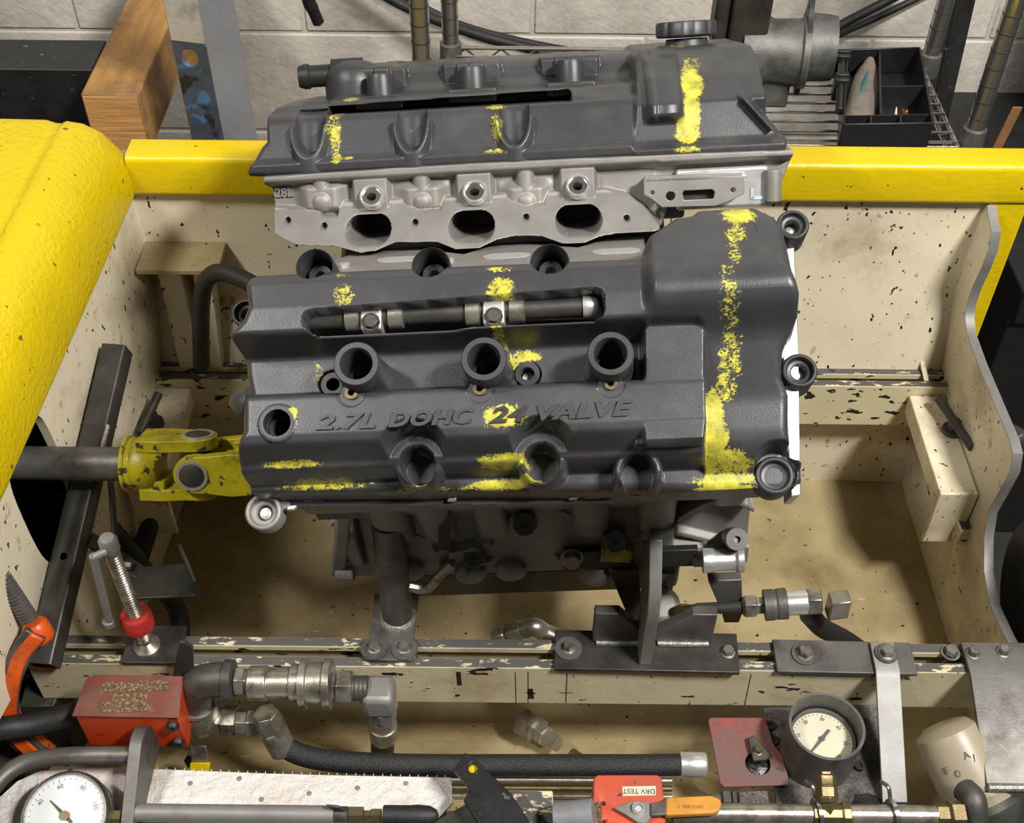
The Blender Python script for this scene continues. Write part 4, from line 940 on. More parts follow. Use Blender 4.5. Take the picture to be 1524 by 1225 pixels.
# ================================================================== drive line and left side
shy = CR.y; s0 = at(105, 690, y=shy); uc = at(298, 692, y=shy)
ds = thing('drive_shaft', 'grey steel drive shaft with worn yellow universal joint', 'drive shaft', (uc.x - .1, shy, uc.z - .03))
shz = uc.z; AXs = V((1, 0, 0))
P2 = V((0, -.88, .475)).normalized(); P1 = P2.cross(AXs).normalized()
if P1.z < 0: P1 = -P1
part('shaft_tube', 'steel', ds, lambda b: b.cyl((uc.x - .30, shy, shz), (uc.x - .07, shy, shz), .0185, n=32))
def yoke(sg, pin, other):
    c0 = uc - AXs * sg * .0
    def fn(b):
        b.lathe(uc + AXs * sg * -.080, AXs * sg, [(.021, 0), (.0305, .0), (.0315, .004), (.0290, .006), (.0305, .010), (.0290, .013), (.0300, .018), (.0295, .030), (.024, .038)], 36)
        f = Fr(uc, AXs * sg, other, pin)
        for k in (1, -1):
            P = [(-.062, -.022), (-.040, -.024), (-.015, -.021)] + [(.0205 * math.sin(g) + .0, -.0205 * math.cos(g)) for g in [math.pi * i / 10 for i in range(11)]] + [(-.015, .021), (-.040, .024), (-.062, .022)]
            b.plate(P, f, k * .021, k * .034)
            b.obox(uc - AXs * sg * .056 - other * .022 + pin * k * .012, AXs * sg * .022, other * .044, pin * k * .02)
    y = part('yoke', 'ujoint', ds, fn, .003)
    for k in (1, -1):
        g = part('bearing_cap', 'steeld', y, lambda b: b.lathe(uc + pin * k * .028, pin * k, [(.0135, 0), (.0135, .0068), (.0125, .0075)], 28))
        part('snap_ring', 'bright', y, lambda b: b.ring(uc + pin * k * .0335, pin * k, .0135, .0168, .0022, 32))
yoke(1, P1, P2); yoke(-1, P2, P1)
part('cross', 'steeld', ds, lambda b: b.cyl(uc - P1 * .03, uc + P1 * .03, .009).cyl(uc - P2 * .03, uc + P2 * .03, .009).box(uc.x - .012, uc.x + .012, uc.y - .012, uc.y + .012, uc.z - .012, uc.z + .012), .002)

e0, e1 = at(76, 978, z=.556), at(181, 527, x=-.467)
bar = thing('square_steel_tube', 'dark square steel tube slanting from the front rail under the drive shaft', 'steel tube', e0)
dv = (e1 - e0); L = dv.length; dv.normalize(); sx = dv.cross(V((0, 0, 1))).normalized(); sz = sx.cross(dv).normalized()
def fn(b):
    f = Fr(e0 - dv * .012, sx, sz, dv); w2 = .0145
    b.plate(rrect(-w2, w2, 0, 2 * w2, .003, 3), f, 0, L + .012, [rrect(-w2 + .003, w2 - .003, .003, 2 * w2 - .003, .002, 3)])
def drill(o, p, axis, r, depth):
    bw = [m.width for m in o.modifiers if m.type == 'BEVEL']; o.modifiers.clear()
    axis = V(axis).normalized(); p = V(p)
    c = MB().cyl(p + axis * .01, p - axis * depth, r, n=20).build('cutter', 'steeld')
    m = o.modifiers.new('drill', 'BOOLEAN'); m.object = c; m.solver = 'EXACT'; m.operation = 'DIFFERENCE'
    dg = bpy.context.evaluated_depsgraph_get(); dg.update()
    me = bpy.data.meshes.new_from_object(o.evaluated_get(dg)); o.modifiers.clear(); o.data = me
    bpy.data.objects.remove(c)
    if bw:
        b = o.modifiers.new('bevel', 'BEVEL'); b.width = bw[0]; b.segments = 2; b.limit_method = 'ANGLE'; b.angle_limit = math.radians(40)
tb_ = part('tube', 'steeld', bar, fn, .0006)
drill(tb_, e0 + dv * .105 + sz * .029, sz, .004, .012)
part('end_cap', 'steeld', bar, lambda b: b.plate(rrect(-.0125, .0125, .002, .027, .003, 3), Fr(e0 + dv * L, sx, sz, dv), -.004, 0), .0004)
p0 = e0 + dv * .23 + sx * .016
part('brace', 'steeld', bar, lambda b: b.obox(p0 + sz * .02, V((.028, -.11, -.03)), V((.004, 0, 0)), V((0, 0, -.022))), .001)
part('weld', 'weld', bar, lambda b: b.tube([p0 + sz * .029 + dv * .03, p0 + sz * .030 + dv * .01, p0 + sz * .029 - dv * .02], .0028, 8, 5))

# angle bracket with drilled flange
zb_ = .602
q4 = [at(x, y, z=zb_) for x, y in ((199, 891), (299, 886), (278, 838), (181, 846))]
lb = thing('angle_bracket', 'dark steel angle bracket with drilled upright flange beside the slanting tube', 'bracket', (q4[0].x, q4[0].y, zb_))
part('plate', 'steeld', lb, lambda b: b.prism([(p.x, p.y) for p in q4], FZ(zb_), -.004, 0), .0008)
fd = (q4[2] - q4[1]); fll = fd.length; fd.normalize(); Ff = Fr(q4[1], fd, (0, 0, 1), fd.cross(V((0, 0, 1))))
part('flange', 'steeld', lb, lambda b: b.plate([(0, -.004), (fll, -.004), (fll + .004, .03), (fll * .9, .038), (fll * .25, .036), (0, .026)], Ff, -.0035, 0, [circ(fll * .3, .008, .0028, 10), circ(fll * .75, .010, .0028, 10), circ(fll * .35, .026, .0028, 10), circ(fll * .8, .028, .0028, 10)]), .0004)
part('arm', 'steeld', lb, lambda b: b.obox((e0 + dv * .12).lerp(e0 + dv * .12, 1) + sx * .016 + V((0, 0, .004)), q4[3].lerp(q4[0], .5) - (e0 + dv * .12) - sx * .016 + V((.02, 0, -.012)), V((0, .02, 0)), V((0, 0, .006))), .0008)
bolt(lb, at(183, 842, z=zb_ + .004), (1, -.1, .1), .005, .01)

# vertical clamp screw
cf = at(219, 962, z=.5565); 
pad = tag(part('packing_plate', 'steeld', None, lambda b: b.obox((at(188, 955, z=.556).x, .7085, .5515), (.062, 0, 0), (0, .048, 0), (0, 0, .0045)), .0008), 'dark flat plate lying on the front rail under the clamp screw', 'plate')
vs_ = thing('clamp_screw', 'threaded clamp screw with red collar and hanging tee bar standing on the rail', 'clamp screw', cf)
def thread(b, p0, p1, r, pitch=.0040, n=16):
    p0, p1 = V(p0), V(p1); ax = p1 - p0; Lq = ax.length; k = int(Lq / pitch)
    pr = []
    for i in range(k): pr += [(r * .78, i * pitch), (r, i * pitch + pitch * .35), (r, i * pitch + pitch * .6)]
    b.lathe(p0, ax, pr + [(r * .86, Lq)], n)
topz = .728
part('screw', 'zinc', vs_, lambda b: thread(b, cf + V((0, 0, .012)), (cf.x, cf.y, topz), .0078))
part('swivel_foot', 'zinc', vs_, lambda b: b.lathe(cf, (0, 0, 1), [(.0145, 0), (.0145, .003), (.010, .007), (.0065, .010), (.0085, .016), (.005, .02)], 24))
part('collar', 'redcap', vs_, lambda b: b.lathe((cf.x, cf.y, .595), (0, 0, 1), [(.0135, 0), (.0165, .002), (.0165, .020), (.0145, .023), (.008, .024)], 24))
part('head', 'steell', vs_, lambda b: b.lathe((cf.x, cf.y, topz), (0, 0, 1), [(.008, -.004), (.0095, 0), (.0095, .014), (.007, .018), (.002, .019)], 20))
hb = V((cf.x - .012, cf.y - .014, topz + .005))
part('tee_bar', 'steell', vs_, lambda b: b.cyl((cf.x, cf.y - .008, topz + .007), hb, .0042).cyl(hb + V((0, 0, .002)), at(163, 926, y=cf.y - .014), .0042, n=14).lathe(at(163, 930, y=cf.y - .014), (0, 0, 1), [(.003, -.003), (.0062, 0), (.0062, .007), (.0042, .009)], 16))

# orange C clamp
cc = thing('c_clamp', 'orange C clamp with long threaded screw hooked over the rail end', 'clamp', at(45, 1090, y=.655))
path = [at(x, y, y=d) for x, y, d in ((58, 938, .700), (40, 962, .690), (22, 1000, .672), (15, 1040, .662), (20, 1075, .655), (38, 1100, .650), (75, 1128, .650))]
def sweep(b, pts, w_, t_, sm=5):
    P = smooth_path(pts, sm); vs = []; fs = []
    for i, p in enumerate(P):
        t = (P[min(i + 1, len(P) - 1)] - P[max(i - 1, 0)]).normalized(); s = V((1, .25, 0)); s = (s - t * s.dot(t)).normalized(); u_ = t.cross(s)
        vs += [p + s * a * w_ + u_ * c * t_ for a, c in ((-1, -1), (1, -1), (1, 1), (-1, 1))]
    for i in range(len(P) - 1):
        for k in range(4): fs.append((i * 4 + k, i * 4 + (k + 1) % 4, i * 4 + 4 + (k + 1) % 4, i * 4 + 4 + k))
    fs += [(0, 1, 2, 3), tuple((len(P) - 1) * 4 + k for k in range(4))]; b.add(vs, fs)
part('frame', 'orange', cc, lambda b: sweep(b, path, .0075, .013), .002)
part('rib', 'iron', cc, lambda b: sweep(b, [p + V((0, -.006, .004)) for p in path], .0115, .004), .0015)
k0, k1 = at(66, 955, y=.705), at(-12, 838, y=.735)
part('nut_boss', 'orange', cc, lambda b: b.lathe(at(57, 940, y=.703), k1 - k0, [(.011, -.012), (.014, -.008), (.014, .008), (.011, .012)], 24))
part('screw', 'steel', cc, lambda b: thread(b, k0, k1, .0098))

# hoses in the tub
def hose(name, pts, r, label, m='rubber', cat='hose'):
    return tag(part(name, m, None, lambda b: b.tube(pts, r, 14, 7)), label, cat)
hose('hose', [at(x, y, y=d) for x, y, d in ((300, 545, 1.135), (299, 500, 1.135), (300, 450, 1.13), (306, 420, 1.125), (322, 406, 1.12), (348, 410, 1.11), (385, 428, 1.09), (425, 452, 1.06))], .0108, 'black hose looping over the rear rail into the back of the engine')
hose('hose', [at(x, y, z=z) for x, y, z in ((60, 742, .56), (100, 752, .53), (150, 775, .50), (190, 815, .47), (225, 862, .43), (262, 905, .38), (272, 965, .36))], .0118, 'grey-brown hose running down from the shaft opening into the tub')
hose('hose', [at(x, y, z=z) for x, y, z in ((252, 700, .50), (235, 745, .48), (222, 785, .45), (208, 830, .40), (200, 880, .36))], .0125, 'black hose dropping behind the universal joint toward the grey-brown hose', 'rubber')
hose('hose', [at(x, y, z=z) for x, y, z in ((118, 800, .40), (140, 850, .37), (165, 900, .345), (200, 950, .332))], .0118, 'dark hose lying in the tub corner under the slanting tube')
hose('hose', [at(x, y, z=z) for x, y, z in ((1205, 915, .55), (1225, 935, .50), (1262, 955, .44), (1310, 990, .40))], .0118, 'black hose curving away under the quick coupler toward the front rail')

# ================================================================== on the front rail
pt = thing('support_post', 'round steel support post welded to a bolted base plate under the engine', 'support post', at(585, 925, z=.5515))
pb4 = [at(x, y, z=.5545) for x, y in ((546, 984), (612, 984), (624, 886), (557, 884))]
part('base_plate', 'steel', pt, lambda b: b.prism([(p.x, p.y) for p in pb4], FZ(.5515), 0, .005), .0008)
pc_ = at(592, 918, z=.5565)
ptop = V((pc_.x, pc_.y, at(567, 775, y=pc_.y).z))
part('tube', 'steel', pt, lambda b: b.ring(pc_, (0, 0, 1), .0135, .0172, ptop.z - pc_.z, 32), .0008)
part('weld', 'weld', pt, lambda b: b.lathe(pc_, (0, 0, 1), [(.017, -.0), (.0215, 0), (.0205, .003), (.0175, .006)], 40))
part('jack_bolt', 'black', pt, lambda b: b.cyl(ptop - V((0, 0, .02)), ptop + V((0, 0, .012)), .009).hexp(ptop + V((0, 0, .004)), (0, 0, 1), .012, .010))
for x, y in ((557, 966), (602, 966)): bolt(pt, at(x, y, z=.5567), (0, 0, 1), .0062, .006, .0148)

mt = thing('engine_mount', 'welded steel engine mount with upright web and two gusset ears', 'engine mount', at(960, 970, z=.5515))
m4 = [at(x, y, z=.556) for x, y in ((825, 996), (1101, 1002), (1096, 944), (826, 938))]
part('base_plate', 'steeld', mt, lambda b: b.prism([(p.x, p.y) for p in m4], FZ(.5515), 0, .006), .0008)
wx = at(962, 960, y=.73).x
Fw = Fr((wx - .002, 0, 0), V((-.0, 1, 0)), (0, 0, 1), (1, 0, 0))
part('web', 'steell', mt, lambda b: b.plate([(.7115, .5575), (.712, .632), (.707, .652), (.716, .682), (.752, .722), (.778, .722), (.778, .66), (.755, .60), (.748, .5575)], Fw, -.0065, .0065), .001)
def gus(x0, x1, flip):
    a = [at(x, y, y=.742) for x, y in (((x0, 958), (x1, 958)))]
    xs = sorted((a[0].x, a[1].x)); zt_ = at(900, 908, y=.745).z
    lo_, hi_ = (xs[0], xs[1])
    zt2 = .5575 + .016
    P = [(lo_, .5575), (hi_, .5575), (hi_, zt2 if not flip else zt_), (hi_ - .03 if not flip else hi_ - .028, zt_), (lo_, zt_ if not flip else zt2)]
    if flip: P = [(lo_, .5575), (hi_, .5575), (hi_, zt_), (hi_ - .026, zt_), (lo_, zt2)]
    else: P = [(lo_, .5575), (hi_, .5575), (hi_, zt2), (lo_ + .026, zt_), (lo_, zt_)]
    part('gusset_ear', 'steel', mt, lambda b: b.plate(P, FY(.752), 0, .012), .001)
    part('weld', 'weld', mt, lambda b: b.tube([(lo_ + .004, .738, .559), ((lo_ + hi_) / 2, .7375, .5592), (hi_ - .004, .738, .559)], .0034, 8, 12))
gus(881, 958, False); gus(972, 1058, True)
bolt(mt, at(846, 966, z=.5577), (0, 0, 1), .0062, .006, .0148); bolt(mt, at(1083, 971, z=.5577), (0, 0, 1), .0066, .006)
tr0 = at(960, 945, y=.765); 
part('side_plate', 'steeld', mt, lambda b: b.prism([(at(x, y, y=.776).x, at(x, y, y=.776).z) for x, y in ((905, 842), (950, 842), (958, 930), (948, 945))], FY(.776), 0, .006), .0008)
part('top_pad', 'ujoint', mt, lambda b: b.obox(at(893, 838, y=.772), (.034, 0, 0), (0, .016, 0), (0, 0, .022)), .002)
part('top_bar', 'black', mt, lambda b: b.obox(at(838, 848, y=.773), (.072, 0, .004), (0, .008, 0), (0, 0, .03)).obox(at(978, 845, y=.773), (.04, 0, .003), (0, .008, 0), (0, 0, .028)), .001)
bolt(mt, at(851, 830, y=.772), (0, -1, .2), .010, .008)
# sensor housing behind the web
part('oil_sensor', 'alu', en, lambda b: b.lathe(at(985, 900, y=.80), (0, -.5, .87), [(.021, -.02), (.021, .0), (.016, .006), (.004, .008)], 28), .002)
part('sensor_neck', 'alu', en, lambda b: b.obox(at(977, 880, y=.795), (.018, 0, 0), (0, .02, 0), (0, -.004, .035)), .002)
part('sensor_bolt', 'black', en, lambda b: b.hexp(at(987, 877, y=.79), (0, -.8, .6), .006, .005))

fp = thing('flat_bar', 'flat grey steel bar bolted along the top of the front rail', 'steel bar', at(1258, 980, z=.5515))
f4 = [at(x, y, z=.5555) for x, y in ((1157, 1000), (1366, 1004), (1354, 957), (1149, 952))]
part('bar', 'steel', fp, lambda b: b.prism([(p.x, p.y) for p in f4], FZ(.5515), 0, .005), .0008)
bolt(fp, at(1197, 974, z=.5568), (0, 0, 1), .0078, .007, .0140)
sp = thing('bent_strap', 'light grey bent steel strap bolted over the flat bar reaching forward', 'strap', at(1318, 1000, z=.5570))
s1, s2 = at(1318, 985, z=.5575), at(1317, 1192, z=.497)
xa1, xa2 = at(1304, 1004, z=.557).x, at(1340, 1004, z=.557).x
def fn(b):
    pr = [(.742, .5572), (.7065, .5572), (.699, .553), (s2.y, s2.z - .006)]; n = len(pr); vs = []; 
    for y, z in pr: vs += [(xa1 - (.742 - y) * .02, y, z), (xa2 - (.742 - y) * .02, y, z), (xa2 - (.742 - y) * .02, y - .0005, z + .0042), (xa1 - (.742 - y) * .02, y - .0005, z + .0042)]
    fs = [(0, 1, 2, 3), tuple((n - 1) * 4 + k for k in range(4))]
    for i in range(n - 1):
        for k in range(4): fs.append((i * 4 + k, i * 4 + (k + 1) % 4, i * 4 + 4 + (k + 1) % 4, i * 4 + 4 + k))
    b.add(vs, fs)
part('strap', 'steell', sp, fn, .0006)
bolt(sp, at(1319, 973, z=.5622), (0, 0, 1), .0078, .007, .0125)
ar = thing('mounting_bracket', 'wide flat steel bracket with welded downturn bolted on the front rail', 'bracket', at(1480, 985, z=.5515))
xl = .4965
def fn(b):
    pr = [(.745, .5515), (.705, .5515), (.598, .512)]; vs = []; n = 3
    for i, (y, z) in enumerate(pr): vs += [(xl, y, z), (xl + .075, y, z), (xl + .075, y, z + .006), (xl, y, z + .006)]
    fs = [(0, 1, 2, 3), (8, 9, 10, 11)]
    for i in range(2):
        for k in range(4): fs.append((i * 4 + k, i * 4 + (k + 1) % 4, i * 4 + 4 + (k + 1) % 4, i * 4 + 4 + k))
    b.add(vs, fs)
part('plate', 'steel', ar, fn, .0008)
part('downturn', 'steel', ar, lambda b: b.box(xl, xl + .075, .592, .598, .36, .514), .0008)
part('weld', 'weld', ar, lambda b: b.tube([(xl + .001, .594, .517), (xl + .03, .594, .5175), (xl + .07, .594, .517)], .004, 8, 16))
bolt(ar, at(1448, 973, z=.5577), (0, 0, 1), .006, .007); bolt(ar, at(1493, 971, z=.5577), (0, 0, 1), .006, .007)
lk = tag(part('loose_nut', 'hex', None, lambda b: b.hexp(at(1414, 972, z=.5502), (0, 0, 1), .0075, .008).ring(at(1414, 972, z=.5502), (0, 0, 1), .008, .0105, .0015)), 'hex bolt head in the rail slot between flat bar and wide bracket', 'bolt')

# ================================================================== hydraulic lines in front of the rail
def seg(b, pts, prof_, n=24): b.lathe(pts[0], pts[1] - pts[0], prof_, n)
YH = .676
def hx(x, y): return at(x, y, y=YH)
def fit(parent, name, m, x0, x1, y, prof_, n=24):
    a = at(x0, y, y=YH); c = at(x1, y, y=YH); return part(name, m, parent, lambda b: b.lathe(a, c - a, [(r, t * (c - a).length) for r, t in prof_], n), .0005)
rb = thing('red_valve_box', 'worn orange-red valve box with rubbed stickers in front of the rail', 'valve box', at(190, 1090, y=.66))
r4 = [at(x, y, z=.58) for x, y in ((107, 1066), (266, 1068), (272, 1006), (130, 1004))]
zlo = at(190, 1113, y=r4[0].y).z
bod = part('body', 'boxside', rb, lambda b: b.plate([(p.x, p.y) for p in (r4[0] + V((.002, .0015, 0)), r4[1] + V((-.001, .0015, 0)), r4[2], r4[3])], FZ(0), zlo, .578), .002)
part('lid', 'boxtop', rb, lambda b: b.plate([(p.x, p.y) for p in (r4[0], r4[1], r4[2], r4[3] + V((.008, .0, 0)), r4[3] + V((0, -.006, 0)))], FZ(.578), 0, .0022), .001)
ft = FZ(.5803)
for L_ in ([(155, 1016), (250, 1012), (252, 1028), (148, 1031)], [(147, 1044), (215, 1042), (232, 1060), (143, 1061)], [(165, 1032), (222, 1032), (220, 1042), (168, 1043)]):
    part('sticker', 'decal', rb, lambda b: b.plate(pxl(ft, L_), ft, 0, .0003))
for x, y in ((258, 1078), (266, 1102)): part('screw', 'black', rb, lambda b: b.lathe(at(x, y, y=r4[1].y - .0005), (0, -1, 0), [(.0065, 0), (.0065, .004), (.005, .006), (.0025, .006), (.0025, .003)], 16))
hose('hose', [at(x, y, y=d) for x, y, d in ((-60, 1100, .62), (0, 1085, .63), (50, 1078, .64), (100, 1066, .65), (118, 1060, .655))], .0125, 'black hose entering the left side of the red valve box')

ve = thing('pipe_elbow_valve', 'dark iron pipe elbow on a ball valve with yellow lever beside the red box', 'valve', at(295, 1100, y=YH))
ec = hx(300, 1012); ed = hx(296, 1062)
part('elbow', 'iron', ve, lambda b: b.tube([hx(346, 1012), hx(325, 1012), hx(300, 1016), hx(292, 1030), hx(293, 1046)], .0185, 20, 6), .001)
part('elbow_rim', 'iron', ve, lambda b: b.lathe(hx(333, 1012), (1, 0, 0), [(.0185, 0), (.0215, .001), (.0215, .010), (.019, .011)], 28))
part('valve_body', 'zinc', ve, lambda b: b.lathe(hx(294, 1044), hx(297, 1078) - hx(294, 1044), [(.021, 0), (.022, .004), (.019, .010), (.022, .018), (.022, .032), (.017, .044), (.017, .05)], 28))
part('stem_nut', 'zinc', ve, lambda b: b.hexp(hx(293, 1106) + V((0, -.02, 0)), (0, -.7, .7), .009, .008))
l0, l1, l2 = at(284, 1110, y=.650), at(308, 1110, y=.650), at(286, 1137, y=.640)
lv = part('lever', 'zinc', ve, lambda b: b.obox(l2, l1 - l0, l0 - l2, (0, -.002, .003)), .0008)
l3 = at(283, 1152, y=.634)
part('grip', 'yvinyl', lv, lambda b: b.obox(l3, (l1 - l0) * 1.2, (at(285, 1134, y=.641) - l3), (0, -.004, .005)), .001)
part('bracket', 'steeld', ve, lambda b: b.plate([(at(x, y, y=.702).x, at(x, y, y=.702).z) for x, y in ((257, 1005), (290, 1005), (288, 960), (276, 952), (268, 952))], FY(.702), 0, .004), .0008)
part('side_nipple', 'zinc', ve, lambda b: b.lathe(hx(312, 1072), (1, 0, 0), [(.014, 0), (.014, .014), (.0165, .015), (.0165, .030), (.013, .031), (.013, .05)], 6, phase=.3))

qc = thing('quick_coupler', 'bronze and zinc hydraulic quick coupler lying along the front rail', 'coupler', hx(450, 1045))
fit(qc, 'hex_nipple', 'zinc', 343, 374, 1014, [(.0115, 0), (.0115, .25), (.0155, .27), (.0155, .7), (.0115, .72), (.0115, 1)], 6)
fit(qc, 'socket_body', 'zinc', 370, 450, 1017, [(.0165, 0), (.0185, .03), (.0185, .35), (.0165, .37), (.0165, .78), (.0205, .8), (.0205, 1)], 32)
fit(qc, 'sleeve', 'zinc', 447, 496, 1018, [(.020, 0), (.0265, .02), (.0265, .22), (.023, .26), (.023, .70), (.0265, .74), (.0265, .95), (.022, 1)], 36)
fit(qc, 'hex_nut', 'zinc', 494, 526, 1022, [(.0145, 0), (.0145, .25), (.0185, .27), (.0185, .95), (.016, 1)], 6)
fit(qc, 'threaded_neck', 'iron', 522, 548, 1024, [(.0125, 0), (.0135, .12), (.0125, .24), (.0135, .36), (.0125, .48), (.0135, .6), (.0125, .72), (.0135, .84), (.0125, 1)], 24)
ea = hx(566, 1024)
part('elbow', 'steell', qc, lambda b: b.obox(hx(544, 1048) + V((0, .016, 0)), (.033, 0, 0), (0, -.034, 0), (0, 0, .036)), .006)
part('elbow_skirt', 'steell', qc, lambda b: b.lathe(hx(568, 1048), hx(571, 1080) - hx(568, 1048), [(.0175, 0), (.0165, .008), (.0155, .022)], 8))
part('ferrule', 'zinc', qc, lambda b: b.cyl(hx(569, 1066), hx(570, 1080), .0150, n=20).cyl(hx(570, 1078), hx(571, 1096), .0160, .0155, n=20))
part('hose_stub', 'rubber', qc, lambda b: b.cyl(hx(570, 1092), hx(569, 1124), .0132, n=20))

lh = thing('hydraulic_hose', 'long textured black hydraulic hose with crimped steel ends along the bench', 'hose', at(700, 1150, y=.625))
YL = .63
pth = [at(x, y, y=d) for x, y, d in ((412, 1100, .655), (425, 1112, .65), (450, 1124, .642), (490, 1132, .635), (560, 1137, YL), (660, 1139, YL), (760, 1139, YL), (860, 1139, YL), (960, 1139, YL), (1016, 1138, YL))]
part('hose', 'hoseg', lh, lambda b: b.tube(pth, .0118, 20, 8))
part('end_ferrule', 'bright', lh, lambda b: b.lathe(at(1012, 1138, y=YL), (1, 0, 0), [(.0125, 0), (.0132, .001), (.0132, .026), (.0118, .028)], 28))
part('swivel_elbow', 'zinc', lh, lambda b: b.lathe(at(398, 1068, y=.662), at(414, 1104, y=.655) - at(398, 1068, y=.662), [(.014, -.008), (.0165, .002), (.0165, .02), (.0155, .022), (.0155, .04)], 6, phase=.4), .001)
part('crimp', 'zinc', lh, lambda b: b.lathe(at(405, 1086, y=.658), at(420, 1112, y=.65) - at(405, 1086, y=.658), [(.0150, 0), (.0150, .03), (.013, .032)], 24))
part('inlet_nut', 'zinc', lh, lambda b: b.lathe(at(352, 1076, y=.672), (1, 0, 0), [(.0135, 0), (.0135, .012), (.016, .013), (.016, .022), (.0145, .024), (.0145, .038)], 6), .0006)

# right quick coupler on the engine
rc = thing('quick_coupler', 'zinc quick coupler with square plug hanging off the right of the engine', 'coupler', at(1160, 905, y=.77))
def rcf(name, m, x0, x1, y0, y1, pr, n=28):
    a = at(x0, y0, y=.77); c = at(x1, y1, y=.77); part(name, m, rc, lambda b: b.lathe(a, c - a, [(r, t * (c - a).length) for r, t in pr], n), .0005)
rcf('hex_nipple', 'zinc', 1104, 1140, 903, 901, [(.009, 0), (.013, .12), (.013, .55), (.010, .6), (.010, 1)], 6)
rcf('sleeve', 'steel', 1136, 1172, 901, 898, [(.013, 0), (.0172, .02), (.0172, .42), (.0165, .45), (.0165, .55), (.0172, .58), (.0172, .97), (.014, 1)], 36)
rcf('body', 'bright', 1170, 1205, 898, 896, [(.0135, 0), (.0135, 1)], 28)
rcf('hex_nut', 'zinc', 1200, 1222, 896, 895, [(.0125, 0), (.0155, .05), (.0155, .9), (.012, 1)], 6)
part('square_plug', 'zinc', rc, lambda b: b.obox(at(1226, 906, y=.782), at(1256, 902, y=.782) - at(1226, 906, y=.782), (0, -.02, 0.004), (0, .004, .026)), .002)
part('brass_stem', 'brass', rc, lambda b: b.cyl(at(1008, 908, y=.785), at(1040, 906, y=.775), .0055).hexp(at(1012, 908, y=.784), (1, 0, 0), .008, .010))
part('stem_pipe', 'steeld', rc, lambda b: b.cyl(at(1036, 906, y=.775), at(1106, 903, y=.77), .0065))
part('outlet_block', 'steel', en, lambda b: b.prism([(at(x, y, y=.79).x, at(x, y, y=.79).z) for x, y in ((1052, 852), (1102, 850), (1104, 898), (1098, 914), (1076, 914), (1072, 898))], FY(.79), 0, .012), .0012)
part('port_hole', 'bright', en, lambda b: b.lathe(at(1089, 905, y=.7775), (0, -1, 0), [(.003, 0), (.0045, .0006)], 14))

# ================================================================== front controls, right
gp = thing('gauge_bracket', 'grimy speckled steel bracket plate under the cup gauge', 'bracket', at(1240, 1150, z=.484))
fz = FZ(.488)
part('plate', 'speck', gp, lambda b: b.plate(pxl(fz, [(1136, 1053), (1306, 1048), (1346, 1204), (1368, 1240), (1160, 1240), (1152, 1160)]), fz, -.005, 0), .0008)
for x, y in ((1151, 1104), (1158, 1151), (1278, 1142), (1146, 1082)): part('cap_screw', 'black', gp, lambda b: b.lathe(at(x, y, z=.4884), (0, 0, 1), [(.0055, 0), (.0055, .005), (.003, .005), (.003, .003)], 16))
part('grease_patch', 'gunk', gp, lambda b: b.plate([(at(1290 + 26 * math.cos(k / 9 * 6.28) * (1 + .3 * math.sin(k * 2.3)), 1195 + 14 * math.sin(k / 9 * 6.28), z=.4882).x, at(1290, 1195 + 14 * math.sin(k / 9 * 6.28), z=.4882).y) for k in range(9)], FZ(.4882), 0, .001), .0006)
rpz = FZ(.497)
rpp = thing('red_lever_plate', 'faded red plate with a small black lever beside the cup gauge', 'plate', at(1120, 1130, z=.489))
part('plate', 'redplate', rpp, lambda b: b.plate(pxl(rpz, [(1054, 1072), (1058, 1068), (1138, 1068), (1146, 1090), (1150, 1105), (1162, 1122), (1172, 1150), (1174, 1168), (1078, 1171), (1072, 1166)]), rpz, -.003, 0, [circ(*rpz.px(1128, 1136), .0135, 20)]), .0006)
part('foot', 'steeld', gp, lambda b: b.box(at(1200, 1200, z=.488).x, at(1330, 1200, z=.488).x, .53, .59, .426, .4825), .001)
part('standoff', 'steeld', rpp, lambda b: b.cyl(at(1160, 1150, z=.4885), at(1160, 1150, z=.496), .006))
part('hole_back', 'gunk', rpp, lambda b: b.lathe(at(1128, 1138, z=.485), (0, 0, 1), [(.0145, 0), (.0145, .004), (.008, .007)], 16))
lz = FZ(.505)
part('lever', 'iron', rpp, lambda b: b.plate(pxl(lz, [(1113, 1098), (1122, 1094), (1146, 1122), (1142, 1130), (1122, 1132)]), lz, -.004, 0), .0008)
bolt(rpp, at(1128, 1118, z=.5055), (0, 0, 1), .0045, .005, m='brass')
